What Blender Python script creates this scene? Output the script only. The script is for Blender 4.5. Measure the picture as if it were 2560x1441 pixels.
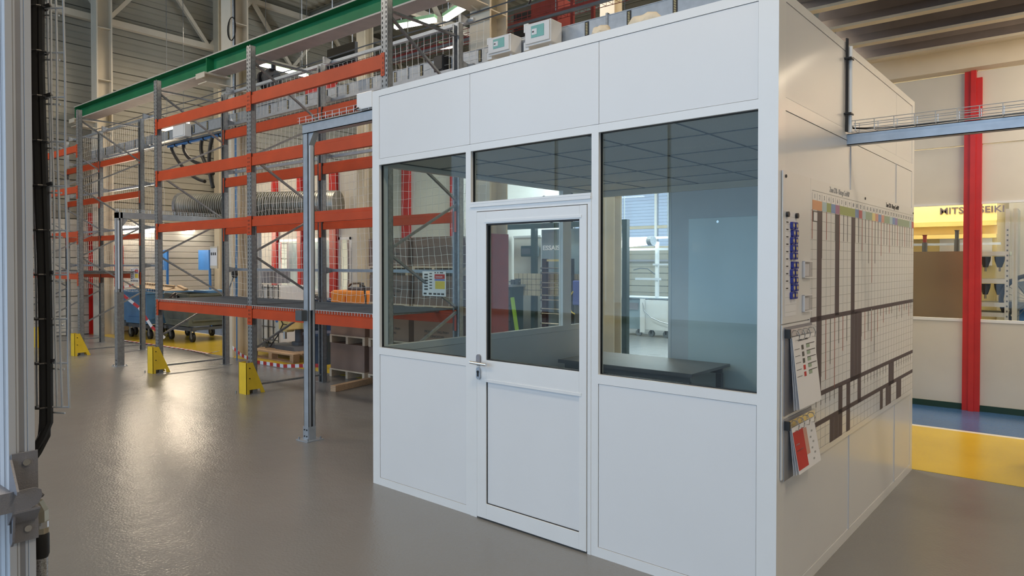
import bpy, math, random
from math import sin, cos, pi, radians, atan2, hypot, sqrt
from mathutils import Vector, Matrix
random.seed(7)
S = bpy.context.scene
for o in list(bpy.data.objects): bpy.data.objects.remove(o)
COL = S.collection

# ------------------------------------------------------------------ camera
cam = bpy.data.cameras.new('camera'); co = bpy.data.objects.new('camera', cam); COL.objects.link(co)
co.location = (0, 0, 1.65); co.rotation_euler = (radians(90 - .8), 0, radians(39.0))
cam.sensor_width = 36; cam.lens = 36 * 1717 / 2560; cam.shift_y = -36 / 2560
cam.clip_start = .05; cam.clip_end = 200
S.camera = co
# ------------------------------------------------------------------ world, light, exposure
S.view_settings.view_transform = 'Standard'; S.view_settings.look = 'None'
S.view_settings.gamma = 1; S.view_settings.use_curve_mapping = False
S.view_settings.exposure = 0.42
w = bpy.data.worlds.new('sky'); S.world = w; w.use_nodes = True
bg = w.node_tree.nodes['Background']; bg.inputs[0].default_value = (.55, .72, 1, 1); bg.inputs[1].default_value = 1.85

def area(loc, target, sx, sy, power, col, spread=180):
    l = bpy.data.lights.new('light', 'AREA'); l.shape = 'RECTANGLE'; l.size = sx; l.size_y = sy
    l.energy = power; l.color = col; l.spread = radians(spread)
    o = bpy.data.objects.new('light', l); COL.objects.link(o); o.location = loc
    d = Vector(target) - Vector(loc); o.rotation_euler = d.to_track_quat('-Z', 'Y').to_euler()
    return o
DAY = (.80, .89, 1.0); WARM = (1.0, .82, .60)
for px_ in (-14.5, -7.2, 0.2):                                       # portals: the sky seen through the glazed wall behind the camera
    pt = area((px_, -9.95, 4.25), (px_, 0, 4.25), 7.2, 8.1, 1, DAY); pt.data.cycles.is_portal = True
area((-9, 16.6, 2.9), (-9, 8, 1.5), 12, 1.5, 420, DAY)            # daylight through the far windows
for (x, y) in [(-14.5, 1.5), (-14.5, 8), (-9.5, 1.5), (-4.5, -3), (-9.5, -4), (-1, 1), (-9.5, 12.5), (-4, 8), (3.2, 2.5)]:
    area((x, y, 6.9), (x, y, 0), 2.4, .5, 95, WARM)
area((-17.5, 7.7, 2.55), (-14.0, 7.3, 1.2), 1.9, .5, 60, WARM)       # tubes over the waste skips
area((1.0, 8.2, 3.7), (-.3, 9.2, 1.2), 2.6, .3, 48, WARM)        # added fill aimed at the machine-room partition, no fixture there
area((2.2, 5.4, 2.45), (-1, 5.2, 1.9), 1.0, .3, 9, WARM, 130)
area((-1.0, 10.1, 3.6), (-1.2, 10.6, 0), 3.0, .4, 120, (1, .9, .72))   # inside the machine room
area((-14.2, 11.3, 3.4), (-14.2, 11.3, 0), 3.5, .4, 240, (1, .97, .9))  # inside the left workshop
area((-7.2, 13.2, 4.2), (-7.2, 13.2, 0), 3, 1, 120, DAY)
area((-7.2, 8.6, 6.9), (-7.8, 11.2, 1.2), 2.4, .5, 110, DAY)                 # added fill on the things beyond the opening, no lamp there

# ------------------------------------------------------------------ materials
def pm(name, col, rough=.5, metal=0, var=.08, scale=6, bump=0, bscale=60, spec=.5, coat=0, emit=0, dark=None, stretch=None):
    m = bpy.data.materials.new(name); m.use_nodes = True; nt = m.node_tree; n = nt.nodes; L = nt.links
    b = n['Principled BSDF']
    b.inputs['Roughness'].default_value = rough; b.inputs['Metallic'].default_value = metal
    b.inputs['Specular IOR Level'].default_value = spec
    if coat: b.inputs['Coat Weight'].default_value = coat; b.inputs['Coat Roughness'].default_value = .12
    tc = n.new('ShaderNodeTexCoord'); mp = n.new('ShaderNodeMapping'); L.new(tc.outputs['Object'], mp.inputs[0])
    if stretch: mp.inputs['Scale'].default_value = stretch
    nz = n.new('ShaderNodeTexNoise'); nz.inputs['Scale'].default_value = scale; nz.inputs['Detail'].default_value = 5
    L.new(mp.outputs[0], nz.inputs['Vector'])
    rp = n.new('ShaderNodeValToRGB'); L.new(nz.outputs['Fac'], rp.inputs[0])
    c2 = dark or tuple(c * (1 - var) for c in col); c3 = tuple(min(1, c * (1 + var)) for c in col)
    rp.color_ramp.elements[0].position = .3; rp.color_ramp.elements[0].color = (*c2, 1)
    rp.color_ramp.elements[1].position = .7; rp.color_ramp.elements[1].color = (*c3, 1)
    L.new(rp.outputs[0], b.inputs['Base Color'])
    if bump:
        nb = n.new('ShaderNodeTexNoise'); nb.inputs['Scale'].default_value = bscale; nb.inputs['Detail'].default_value = 3
        L.new(mp.outputs[0], nb.inputs['Vector'])
        bp = n.new('ShaderNodeBump'); bp.inputs['Strength'].default_value = bump; bp.inputs['Distance'].default_value = .01
        L.new(nb.outputs['Fac'], bp.inputs['Height']); L.new(bp.outputs[0], b.inputs['Normal'])
    if emit:
        b.inputs['Emission Color'].default_value = (*col, 1); b.inputs['Emission Strength'].default_value = emit
    return m
def glass(name, tint=(.93, .97, .96), rough=0.0, ior=1.5, alpha=None):
    m = bpy.data.materials.new(name); m.use_nodes = True; nt = m.node_tree; n = nt.nodes; L = nt.links
    n.remove(n['Principled BSDF']); out = n['Material Output']
    t = n.new('ShaderNodeBsdfTransparent'); t.inputs[0].default_value = (*tint, 1)
    g = n.new('ShaderNodeBsdfGlossy'); g.inputs['Roughness'].default_value = rough
    lw = n.new('ShaderNodeLayerWeight'); lw.inputs[0].default_value = .5
    pw = n.new('ShaderNodeMath'); pw.operation = 'POWER'; pw.inputs[1].default_value = 5; L.new(lw.outputs['Facing'], pw.inputs[0])
    f = n.new('ShaderNodeMath'); f.operation = 'MULTIPLY_ADD'; f.inputs[1].default_value = .8; f.inputs[2].default_value = .022; L.new(pw.outputs[0], f.inputs[0])
    mx = n.new('ShaderNodeMixShader'); L.new(f.outputs[0], mx.inputs[0]); L.new(t.outputs[0], mx.inputs[1]); L.new(g.outputs[0], mx.inputs[2])
    L.new(mx.outputs[0], out.inputs[0]); return m

M = dict(
 white=pm('white_lacquer', (.77, .775, .78), .32, var=.012, scale=2, coat=.25),
 frame=pm('white_powder_coat', (.80, .805, .80), .28, var=.012, coat=.3),
 tile=pm('ceiling_tile', (.62, .62, .60), .9, var=.06, scale=90),
 glass=glass('window_glass'),
 screen=glass('sun_screen', (.62, .60, .60)),
 frost=glass('dusty_glass', (.95, .96, .94)),
 black=pm('black_rubber', (.012, .012, .013), .5),
 blackp=pm('black_plastic', (.022, .022, .025), .4),
 galv=pm('galvanised_steel', (.31, .33, .35), .42, .7, var=.18, scale=30, bump=.05),
 galvl=pm('zinc_sheet', (.40, .44, .49), .40, .5, var=.09, scale=14),
 wire=pm('bright_wire', (.68, .70, .72), .3, .55, var=.1),
 orange=pm('orange_paint', (.48, .055, .008), .5, var=.10, scale=4),
 yellow=pm('yellow_paint', (.78, .53, .03), .5, var=.08, scale=7),
 green=pm('green_paint', (.012, .20, .075), .5, var=.12, scale=3),
 flange=pm('primer_cream_edge', (.62, .56, .49), .6, var=.06),
 mauve=pm('mauve_primer_and_web_shade', (.42, .36, .33), .65, var=.08),  # crane flange underside; on the joist webs it is painted shade
 cream=pm('cream_paint', (.66, .59, .47), .55, var=.05, scale=3),
 creamd=pm('cream_paint_aged', (.58, .51, .38), .55, var=.08, scale=3),
 clad=pm('cladding_paint', (.34, .32, .26), .5, var=.05, scale=2),
 cladw=pm('white_cladding', (.66, .63, .56), .5, var=.04, scale=2),
 roof=pm('roof_deck', (.32, .29, .22), .55, var=.08, scale=2),
 red=pm('red_paint', (.55, .018, .015), .42, var=.08),
 dkred=pm('oxide_red', (.25, .035, .03), .6, var=.15),
 card=pm('brown_cardboard', (.245, .165, .125), .85, var=.08, scale=5),
 cardk=pm('kraft_cardboard', (.30, .225, .145), .85, var=.05, scale=3),
 wood=pm('pallet_wood', (.46, .31, .19), .75, var=.2, scale=9, stretch=(1, 8, 8)),
 woodl=pm('pale_wood', (.66, .52, .37), .75, var=.15, scale=9, stretch=(1, 8, 8)),
 blue=pm('blue_skip_paint', (.10, .24, .42), .55, var=.12, scale=4),
 dkblue=pm('dark_blue_paint', (.02, .05, .12), .5),
 flag=pm('blue_sign_paint', (.03, .17, .50), .5),
 olive=pm('olive_skip_paint', (.13, .145, .12), .6, var=.2, scale=5),
 slate=pm('slate_paint', (.09, .10, .11), .6, var=.2, scale=5),
 alu=pm('anodised_aluminium', (.60, .62, .66), .5, .0, var=.03, scale=3),
 alud=pm('aluminium_slot', (.34, .34, .36), .5, .3),
 grey=pm('grey_casting', (.27, .27, .30), .5, .2, var=.05, bump=.2, bscale=400),
 chrome=pm('chrome', (.75, .75, .76), .15, 1),
 brass=pm('nickel_brass', (.50, .46, .36), .3, .9),
 braid=pm('braided_steel', (.5, .5, .5), .35, .9, var=.5, scale=300),
 net=pm('white_net_cord', (.80, .79, .74), .8),
 paper=pm('white_paper', (.82, .82, .84), .7, var=.01),
 board=pm('enamel_board', (.76, .76, .755), .28, var=.01, coat=.3),
 pbar=pm('print_purple_brown', (.085, .063, .072), .5, var=.05),
 pline=pm('print_grey_line', (.38, .38, .38), .5),
 pdark=pm('print_dark_line', (.10, .10, .09), .5),
 prust=pm('print_rust_line', (.35, .12, .09), .5),
 ink=pm('black_ink', (.05, .05, .05), .6),
 blueplas=pm('blue_plastic', (.02, .035, .28), .35),
 tan=pm('tan_label', (.62, .52, .27), .5),
 clear=glass('clear_plastic', (.90, .90, .92), .15),
 lampw=pm('lamp_tube', (1, .93, .80), .4, emit=14),
 lampc=pm('lamp_tube_cool', (.9, .95, 1), .4, emit=5),
 lampg=pm('lamp_housing', (.16, .28, .14), .5),
 myel=pm('machine_yellow', (.74, .60, .26), .45, var=.04),
 myel2=pm('machine_yellow_deep', (.64, .48, .16), .45, var=.04),
 mgrey=pm('machine_grey_green', (.55, .57, .53), .45),
 glassbd=pm('grey_glass_board', (.70, .80, .80), .30, var=.015, coat=.4),
 greyw=pm('grey_booth_wall', (.66, .68, .69), .4, var=.02),
 dgreen=pm('dark_green_steel', (.025, .055, .05), .45),
 orm=pm('orange_machine_paint', (.85, .27, .03), .4),
 bgrey=pm('blue_grey_panel', (.27, .35, .39), .45, var=.03),
 beige=pm('reflected_board', (.60, .51, .36), .6, var=.03),
 lime=pm('lime_plastic', (.35, .60, .06), .4),
 skin=pm('green_skirting', (.01, .045, .03), .5),
 dwin=pm('dark_grey_curtain', (.28, .29, .27), .7),
 curt=pm('white_curtain', (.78, .80, .78), .8),
 tabl=pm('dark_laminate', (.075, .075, .08), .35),
 tabt=pm('table_top_laminate', (.26, .24, .22), .5, var=.05),
 disp=pm('teal_window', (.20, .50, .47), .2, coat=.5),
 redp=pm('red_print', (.55, .035, .03), .5), yelp=pm('yellow_print', (.80, .60, .08), .5), bluep=pm('blue_print', (.12, .16, .5), .5),
 duct=pm('spiral_duct', (.36, .36, .33), .42, .6, var=.1),
 bag=pm('black_bag', (.015, .015, .017), .3), foam=pm('mineral_wool', (.66, .58, .45), .9, bump=.5, bscale=30),
 bcable=pm('blue_pipe', (.08, .22, .45), .4),
)
for k, c in dict(h_or=(.75, .38, .20), h_lb=(.45, .60, .65), h_ol=(.36, .42, .16), h_bl=(.22, .34, .60), h_ma=(.42, .20, .33),
                 h_re=(.55, .16, .18), h_gr=(.34, .44, .33), h_ye=(.75, .66, .30), h_sa=(.65, .35, .28), h_pu=(.32, .26, .50)).items():
    M[k] = pm('print_' + k, c, .5, var=.01)

# ------------------------------------------------------------------ mesh builder
class B:
    def __init__(s): s.v = []; s.f = []
    def add(s, vs, fs):
        o = len(s.v); s.v += [tuple(p) for p in vs]; s.f += [tuple(i + o for i in f) for f in fs]; return s
    def box(s, x0, y0, z0, x1, y1, z1):
        if x0 > x1: x0, x1 = x1, x0
        if y0 > y1: y0, y1 = y1, y0
        if z0 > z1: z0, z1 = z1, z0
        return s.add([(x0,y0,z0),(x1,y0,z0),(x1,y1,z0),(x0,y1,z0),(x0,y0,z1),(x1,y0,z1),(x1,y1,z1),(x0,y1,z1)],
                     [(0,3,2,1),(4,5,6,7),(0,1,5,4),(1,2,6,5),(2,3,7,6),(3,0,4,7)])
    def bar(s, p, q, wd, ht):
        """rectangular bar from p to q, wd across, ht up"""
        p = Vector(p); q = Vector(q); d = (q - p).normalized()
        u = Vector((0, 0, 1)) if abs(d.z) < .95 else Vector((1, 0, 0))
        a = d.cross(u).normalized(); b = a.cross(d).normalized()
        vs = [c + a * sx * wd / 2 + b * sy * ht / 2 for c in (p, q) for sx, sy in ((-1,-1),(1,-1),(1,1),(-1,1))]
        return s.add(vs, [(0,1,2,3),(7,6,5,4),(0,4,5,1),(1,5,6,2),(2,6,7,3),(3,7,4,0)])
    def tube(s, pts, r, n=6, cap=True, rs=None):
        pts = [Vector(p) for p in pts]; k = len(pts); o = len(s.v); prev = None
        for i, p in enumerate(pts):
            d = (pts[min(i + 1, k - 1)] - pts[max(i - 1, 0)]).normalized()
            if prev is None:
                u = Vector((0, 0, 1)) if abs(d.z) < .9 else Vector((1, 0, 0)); a = d.cross(u).normalized()
            else: a = (prev - d * prev.dot(d)).normalized()
            prev = a; b = d.cross(a); rr = rs[i] if rs else r
            for j in range(n):
                t = 2 * pi * j / n; s.v.append(tuple(p + (a * cos(t) + b * sin(t)) * rr))
        for i in range(k - 1):
            for j in range(n):
                j2 = (j + 1) % n; s.f.append((o + i*n + j, o + i*n + j2, o + (i+1)*n + j2, o + (i+1)*n + j))
        if cap:
            s.f.append(tuple(o + j for j in reversed(range(n)))); s.f.append(tuple(o + (k-1)*n + j for j in range(n)))
        return s
    def cyl(s, p, q, r, n=16, r2=None): return s.tube([p, q], r, n, True, [r, r2 if r2 is not None else r])
    def prism(s, poly, axis, a, b):
        """poly: 2d outline; axis 'x' -> (y,z), 'y' -> (x,z), 'z' -> (x,y)"""
        def P(u, v, t): return {'x': (t, u, v), 'y': (u, t, v), 'z': (u, v, t)}[axis]
        n = len(poly); vs = [P(u, v, a) for u, v in poly] + [P(u, v, b) for u, v in poly]
        fs = [tuple(range(n)), tuple(reversed(range(n, 2*n)))] + [(i, i + n, (i+1) % n + n, (i+1) % n) for i in range(n)]
        return s.add(vs, fs)
    def mesh(s, name, mat, smooth=False):
        m = bpy.data.meshes.new(name); m.from_pydata(s.v, [], s.f); m.materials.append(mat)
        import bmesh
        bm = bmesh.new(); bm.from_mesh(m); bmesh.ops.recalc_face_normals(bm, faces=bm.faces); bm.to_mesh(m); bm.free()
        if smooth: m.shade_smooth(); m.set_sharp_from_angle(angle=radians(40))
        m.update(); return m

def tag(o, label=None, cat=None, group=None, kind=None):
    if label: o['label'] = label
    if cat: o['category'] = cat
    if group: o['group'] = group
    if kind: o['kind'] = kind
    return o
def put(name, mesh, parent=None, loc=(0,0,0), rz=0, **kw):
    o = bpy.data.objects.new(name, mesh); COL.objects.link(o); o.location = loc; o.rotation_euler = (0, 0, rz)
    if parent: o.parent = parent
    return tag(o, **kw)
def ob(name, b, mat, parent=None, loc=(0,0,0), rz=0, smooth=False, bev=0, **kw):
    o = put(name, b.mesh(name, M[mat] if isinstance(mat, str) else mat, smooth), parent, loc, rz, **kw)
    if bev:
        md = o.modifiers.new('bevel', 'BEVEL'); md.width = bev; md.segments = 2; md.limit_method = 'ANGLE'
    return o
def th(name, label, cat, loc=(0,0,0), rz=0, group=None):
    o = bpy.data.objects.new(name, None); COL.objects.link(o); o.location = loc; o.rotation_euler = (0, 0, rz); o.empty_display_size = .1
    return tag(o, label, cat, group)
def copy_tree(o, parent=None):
    kids = [c for c in bpy.data.objects if c.parent == o]
    c = o.copy(); COL.objects.link(c)
    if parent: c.parent = parent
    for k in kids: copy_tree(k, c)
    return c
_tc = {}
def text(name, s, size, mat, parent, loc, rot, wide=1.0, align='LEFT', ext=.0008, bold=0, **kw):
    key = (s, size, mat, wide, align, bold)
    if key not in _tc:
        c = bpy.data.curves.new('t', 'FONT'); c.body = s; c.size = size; c.extrude = ext; c.align_x = align; c.offset = bold; c.resolution_u = 3
        o = bpy.data.objects.new('t', c); COL.objects.link(o)
        dg = bpy.context.evaluated_depsgraph_get(); me = bpy.data.meshes.new_from_object(o.evaluated_get(dg))
        bpy.data.objects.remove(o); me.materials.clear(); me.materials.append(M[mat])
        for v in me.vertices: v.co.x *= wide
        _tc[key] = me
    o = bpy.data.objects.new(name, _tc[key]); COL.objects.link(o); o.location = loc; o.rotation_euler = rot; o.parent = parent
    return tag(o, **kw)
FX = (radians(90), 0, 0)                    # lettering on a face looking to -Y
SX = (radians(90), 0, radians(90))          # lettering on a face looking to +X

# ------------------------------------------------------------------ THE SETTING
def floor_mat():
    m = bpy.data.materials.new('epoxy_floor'); m.use_nodes = True; nt = m.node_tree; n = nt.nodes; L = nt.links
    b = n['Principled BSDF']; tc = n.new('ShaderNodeTexCoord'); sp = n.new('ShaderNodeSeparateXYZ'); L.new(tc.outputs['Object'], sp.inputs[0])
    nz = n.new('ShaderNodeTexNoise'); nz.inputs['Scale'].default_value = .7; nz.inputs['Detail'].default_value = 2; nz.inputs['Roughness'].default_value = .5
    L.new(tc.outputs['Object'], nz.inputs['Vector'])
    r = n.new('ShaderNodeValToRGB'); L.new(nz.outputs['Fac'], r.inputs[0])
    r.color_ramp.elements[0].position = .0; r.color_ramp.elements[0].color = (.178, .180, .178, 1)
    r.color_ramp.elements[1].position = 1; r.color_ramp.elements[1].color = (.228, .229, .226, 1)
    L.new(r.outputs[0], b.inputs['Base Color'])
    b.inputs['Roughness'].default_value = .27; b.inputs['Specular IOR Level'].default_value = .55
    n1 = n.new('ShaderNodeTexNoise'); n1.inputs['Scale'].default_value = 60; n1.inputs['Detail'].default_value = 1; L.new(tc.outputs['Object'], n1.inputs['Vector'])
    n2 = n.new('ShaderNodeTexNoise'); n2.inputs['Scale'].default_value = 5; n2.inputs['Detail'].default_value = 2; L.new(tc.outputs['Object'], n2.inputs['Vector'])
    ad = n.new('ShaderNodeMath'); ad.operation = 'MULTIPLY_ADD'; ad.inputs[1].default_value = 2.2; L.new(n2.outputs['Fac'], ad.inputs[0]); L.new(n1.outputs['Fac'], ad.inputs[2])
    bp = n.new('ShaderNodeBump'); bp.inputs['Strength'].default_value = .5; bp.inputs['Distance'].default_value = .004
    L.new(ad.outputs[0], bp.inputs['Height']); L.new(bp.outputs[0], b.inputs['Normal'])
    return m
ob('floor', B().box(-18, -10.2, -.2, 6.6, 17.2, 0), floor_mat(), kind='structure')
def paint(col, nm):
    return pm(nm, col, .22, var=.05, scale=2, bump=.12, bscale=50, spec=.55)
fl = bpy.data.objects['floor']
fy, fw, fb = paint((.66, .46, .035), 'floor_yellow'), paint((.75, .72, .64), 'floor_white'), paint((.045, .12, .27), 'floor_blue')
ob('floor_stripe', B().box(-17.9, 6.30, 0, 6.6, 8.0, .0025), fy, fl, label='wide yellow floor stripe')
ob('floor_stripe', B().box(-17.9, 8.0, 0, 6.6, 8.07, .0028), fw, fl, label='thin white floor line')
ob('floor_stripe', B().box(-17.9, 8.07, 0, 6.6, 9.24, .0025), fb, fl, label='wide blue floor stripe')
# left wall: cassette cladding
wl = ob('wall_left', B().box(-18.15, -10.2, 0, -18.0, 17.2, 9.5), 'clad', kind='structure')
def cassette(L, h=.45):
    prof = [(0, 0), (.05, .012), (.05, h*.30), (.035, h*.32), (.035, h*.36), (.05, h*.38), (.05, h*.64), (.035, h*.66), (.035, h*.70), (.05, h*.72), (.05, h-.012), (0, h-.004)]
    return B().prism([(a, b) for a, b in prof], 'y', 0, L)
cm = cassette(27.2).mesh('cladding_panel', M['clad']); cmw = cassette(27.2).mesh('cladding_panel', M['cladw'])
for i in range(21):
    put('cladding_panel', cmw if i < 6 else cm, wl, (-18.0, -10.1, i * .45))
# far back wall with window band
wb = ob('wall_back', B().box(-18, 17.05, 0, 6.6, 17.2, 2.1).box(-18, 17.05, 3.68, 6.6, 17.2, 9.5), 'clad', kind='structure')
cb = B().prism([(17.0 + .05 - a, b) for a, b in [(0, 0), (.05, .01), (.05, .14), (.03, .15), (.03, .17), (.05, .18), (.05, .34), (0, .346)]], 'x', 0, 24.4).mesh('cladding_panel', M['clad'])
for i in list(range(6)) + list(range(11, 26)): put('cladding_panel', cb, wb, (-17.9, 0, i * .35))
win = ob('window_1', B().box(-18, 17.0, 2.08, 6.6, 17.12, 2.14).box(-18, 17.0, 3.62, 6.6, 17.12, 3.68).box(-18, 17.02, 2.62, 6.6, 17.1, 2.70), 'creamd', kind='structure')
mu = B().box(-.035, 17.0, 2.1, .035, 17.11, 3.66).mesh('mullion', M['frame'])
for i in range(18): put('mullion', mu, win, (-16.9 + i * 1.36, 0, 0))
sl = B().bar((-18, 17.13, 0), (6.6, 17.13, 0), .03, .005).mesh('blind_slat', M['frame'])
for i in range(17): put('blind_slat', sl, win, (0, 0, 2.18 + i * .088))
ob('pane', B().box(-18, 17.055, 2.1, 6.6, 17.06, 3.66), 'screen', win, label='window behind a pale blue sun screen')
# wall behind the camera with its glazed band
wf = ob('wall_front', B().box(-18, -10.2, 0, 6.6, -10.05, .12).box(-18, -10.2, 8.4, 6.6, -10.05, 9.5), 'clad', kind='structure')
win = ob('window_2', B().box(-18, -10.15, .10, 6.6, -10.02, .16).box(-18, -10.15, 8.34, 6.6, -10.02, 8.44).box(-18, -10.12, 5.6, 6.6, -10.04, 5.66), 'frame', kind='structure')
mu = B().box(-.025, -10.13, .1, .025, -10.02, 8.4).mesh('mullion', M['frame'])
for i in range(7): put('mullion', mu, win, (-17 + i * 3.9, 0, 0))
ob('pane', B().box(-18, -10.1, .12, 6.6, -10.095, 8.4), 'glass', win)
ob('wall_right', B().box(6.6, -10.2, 0, 6.75, 17.2, 9.5), 'clad', kind='structure')
# roof deck with ribs running along Y
b = B(); x = -18.0
pr = []
while x < 6.6:
    pr += [(x, 9.30), (x + .14, 9.30), (x + .18, 9.38), (x + .28, 9.38)]; x += .32
pr += [(6.6, 9.3), (6.6, 9.45), (-18, 9.45)]
n = len(pr); top = [(p[0], -10.2, p[1]) for p in pr] + [(p[0], 17.2, p[1]) for p in pr]
fs = [(i, i + n, i + 1 + n, i + 1) for i in range(n - 1)] + [(n-1, 2*n-1, n, 0)]
ceil = ob('ceiling', B().add(top, fs), 'roof', kind='structure')
# roof purlins along X and trusses along Y
pur = B().box(-18, -.08, 9.06, 6.6, .08, 9.08).box(-18, -.008, 9.08, 6.6, .008, 9.28).box(-18, -.08, 9.28, 6.6, .08, 9.30).mesh('purlin', M['clad'])
for i in range(14): put('purlin', pur, ceil, (0, -9 + i * 1.95, 0))
def truss():
    b = B().box(-.07, -10, 7.32, .07, 17, 7.47).box(-.07, -10, 8.92, .07, 17, 9.05); return b
tm = truss().mesh('truss_chord', M['cream'])
for X0 in (-17.75, -11.6, -5.6, .4):
    t = put('truss_chord', tm, ceil, (X0, 0, 0), label='cream roof truss chords')
    y = -9.6; k = 0
    while y < 16:
        dg = B().bar((X0, y, 7.4 if k % 2 else 9.0), (X0, y + 1.25, 9.0 if k % 2 else 7.4), .09, .09)
        ob('truss_diagonal', dg, 'cream', ceil); y += 1.25; k += 1
ob('roof_beam', B().box(-18, 11.3, 7.9, 6.6, 11.42, 8.5).box(-18, 14.3, 7.9, 6.6, 14.42, 8.5), 'olive', ceil, label='dark olive gutter beams')

# columns (H sections)
def hcol(name, X0, Y0, w_, d, t, z1, mat, label, group):
    o = th(name, label, 'column', (X0, Y0, 0), 0, group)
    b = B().box(-w_/2, -d/2, 0, w_/2, -d/2 + t, z1)
    ob('flange', b, mat, o)
    ob('flange', B().box(-w_/2, d/2 - t, 0, w_/2, d/2, z1), mat, o)
    ob('web', B().box(-t*.35, -d/2 + t, 0, t*.35, d/2 - t, z1), mat, o)
    return o
for X0, lb in ((-5.6, 'cream steel H column rising behind the white cubicle'), (-11.6, 'cream steel H column behind the middle of the orange racking'),
               (-17.5, 'cream steel H column at the cladding wall behind the left racks')):
    c = hcol('steel_column', X0, 6.46, .32, .34, .03, 9.0, 'cream', lb, 'main cream hall columns')
    if X0 == -5.6: ob('painted_base', B().box(-.168, -.178, 0, .168, .178, 2.02), 'dkred', c, label='dark red boxed base of the column')
    for z in (4.72, 5.9, 7.1):
        ob('stiffener', B().box(-.16, -.14, z, .16, .14, z + .015), 'cream', c)
    # corbel carrying the crane beam
    ob('corbel', B().prism([(-.17, 4.72), (-.62, 4.84), (-.62, 4.90), (-.17, 4.90)], 'x', -.012, .012).box(-.15, -.64, 4.90, .15, -.17, 4.93)
       .box(-.15, -.60, 4.76, .15, -.17, 4.775).box(-.15, -.64, 4.84, .15, -.625, 4.90), 'cream', c, label='cream corbel under the green beam')
for X0, lb in ((-5.6, 'thin cream post of the second column row seen above the cubicle'), (-11.6, 'thin cream post of the second row beside the workshop'),
               (-17.6, 'thin cream post of the second row against the cladding')):
    hcol('steel_post', X0, 9.38, .26, .24, .025, 9.0, 'creamd', lb, 'second row of cream posts')
# left workshop partition  (Y = 9.7)
pl = ob('wall_back_left', B().box(-17.95, 9.72, 2.25, -9.15, 9.78, 3.7).box(-17.95, 9.72, 0.08, -9.15, 9.78, 1.0).box(-17.95, 9.72, 1.0, -15.6, 9.78, 2.25)
        .box(-12.5, 9.72, 1.0, -9.15, 9.78, 2.25).box(-9.21, 9.72, 0, -9.15, 13.6, 3.7).box(-17.95, 13.5, 0, -9.15, 13.6, 3.7).box(-17.95, 9.72, 3.7, -9.15, 13.6, 3.76), 'cladw', kind='structure')
ob('skirting', B().box(-17.95, 9.69, 0, -9.15, 9.73, .09), 'skin', pl)
for x0, x1 in ((-15.6, -15.42), (-14.5, -14.36), (-13.22, -12.98), (-10.75, -10.55), (-9.35, -9.15)):
    ob('red_post', B().box(x0, 9.64, 0, x1, 9.80, 3.95).box(x0 - .03, 9.66, 0, x0, 9.70, 3.95), 'red', pl)
for x0, x1, mt in ((-15.40, -14.52, 'curt'), (-14.34, -13.24, 'curt'), (-12.95, -12.52, 'dwin')):
    ob('window_frame', B().box(x0, 9.70, 1.0, x1, 9.74, 1.05).box(x0, 9.70, 2.2, x1, 9.74, 2.26).box(x0, 9.70, 1, x0 + .04, 9.74, 2.26).box(x1 - .04, 9.70, 1, x1, 9.74, 2.26), 'frame', pl)
    ob('pane', B().box(x0, 9.745, 1.0, x1, 9.75, 2.25), 'glass', pl)
    cw = B(); xx = x0
    while xx < x0 + (x1 - x0) * .95:
        cw.bar((xx, 9.95, 1.62), (xx + .10, 10.0, 1.62), .02, 1.3); xx += .12
    ob('curtain', cw, mt, pl, label='grey vertical blind' if mt == 'dwin' else 'white vertical blind')
for x0, x1 in ((-15.25, -14.6), (-14.2, -13.5)):
    v = ob('air_vent', B().box(x0, 9.68, .62, x1, 9.72, .64).box(x0, 9.68, .93, x1, 9.72, .95).box(x0, 9.68, .62, x0 + .03, 9.72, .95).box(x1 - .03, 9.68, .62, x1, 9.72, .95), 'cream', pl)
    for k in range(8): ob('louvre', B().bar((x0 + .03, 9.70, .66 + k * .035), (x1 - .03, 9.70, .66 + k * .035), .03, .012), 'cream', v)
    ob('vent_back', B().box(x0, 9.712, .63, x1, 9.718, .94), 'slate', v)
# right machine-room partition (Y = 9.25)
pr_ = ob('wall_back_right', B().box(-4.4, 9.25, .06, 6.6, 9.31, 1.01).box(-4.4, 9.27, 2.335, 6.6, 9.31, 2.98).box(-4.4, 9.25, 2.99, 6.6, 9.31, 3.80)
        .box(-4.4, 9.25, 0, -4.34, 13.2, 3.8).box(-4.4, 13.1, 0, 6.6, 13.2, 3.8).box(-4.4, 9.25, 3.9, 6.6, 13.2, 3.95), 'cladw', kind='structure')
ob('skirting', B().box(-4.4, 9.235, 0, 6.6, 9.26, .07), 'skin', pr_)
ob('window_rail', B().box(-4.4, 9.24, 1.0, 6.6, 9.30, 1.03).box(-4.4, 9.25, 2.32, 6.6, 9.30, 2.345), 'frame', pr_)
for X0 in (-3.2, -.92, 1.36, 3.64):
    ob('red_post', B().box(X0, 9.20, 0, X0 + .06, 9.34, 3.87).box(X0 + .06, 9.17, 0, X0 + .11, 9.34, 3.92).box(X0 + .11, 9.20, 0, X0 + .165, 9.34, 3.72), 'red', pr_)
for X0, X1 in ((-3.03, -.925), (-.75, 1.35), (1.53, 3.63)):
    ob('pane', B().box(X0, 9.265, 1.02, X1, 9.271, 2.33), 'frost', pr_)
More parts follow.
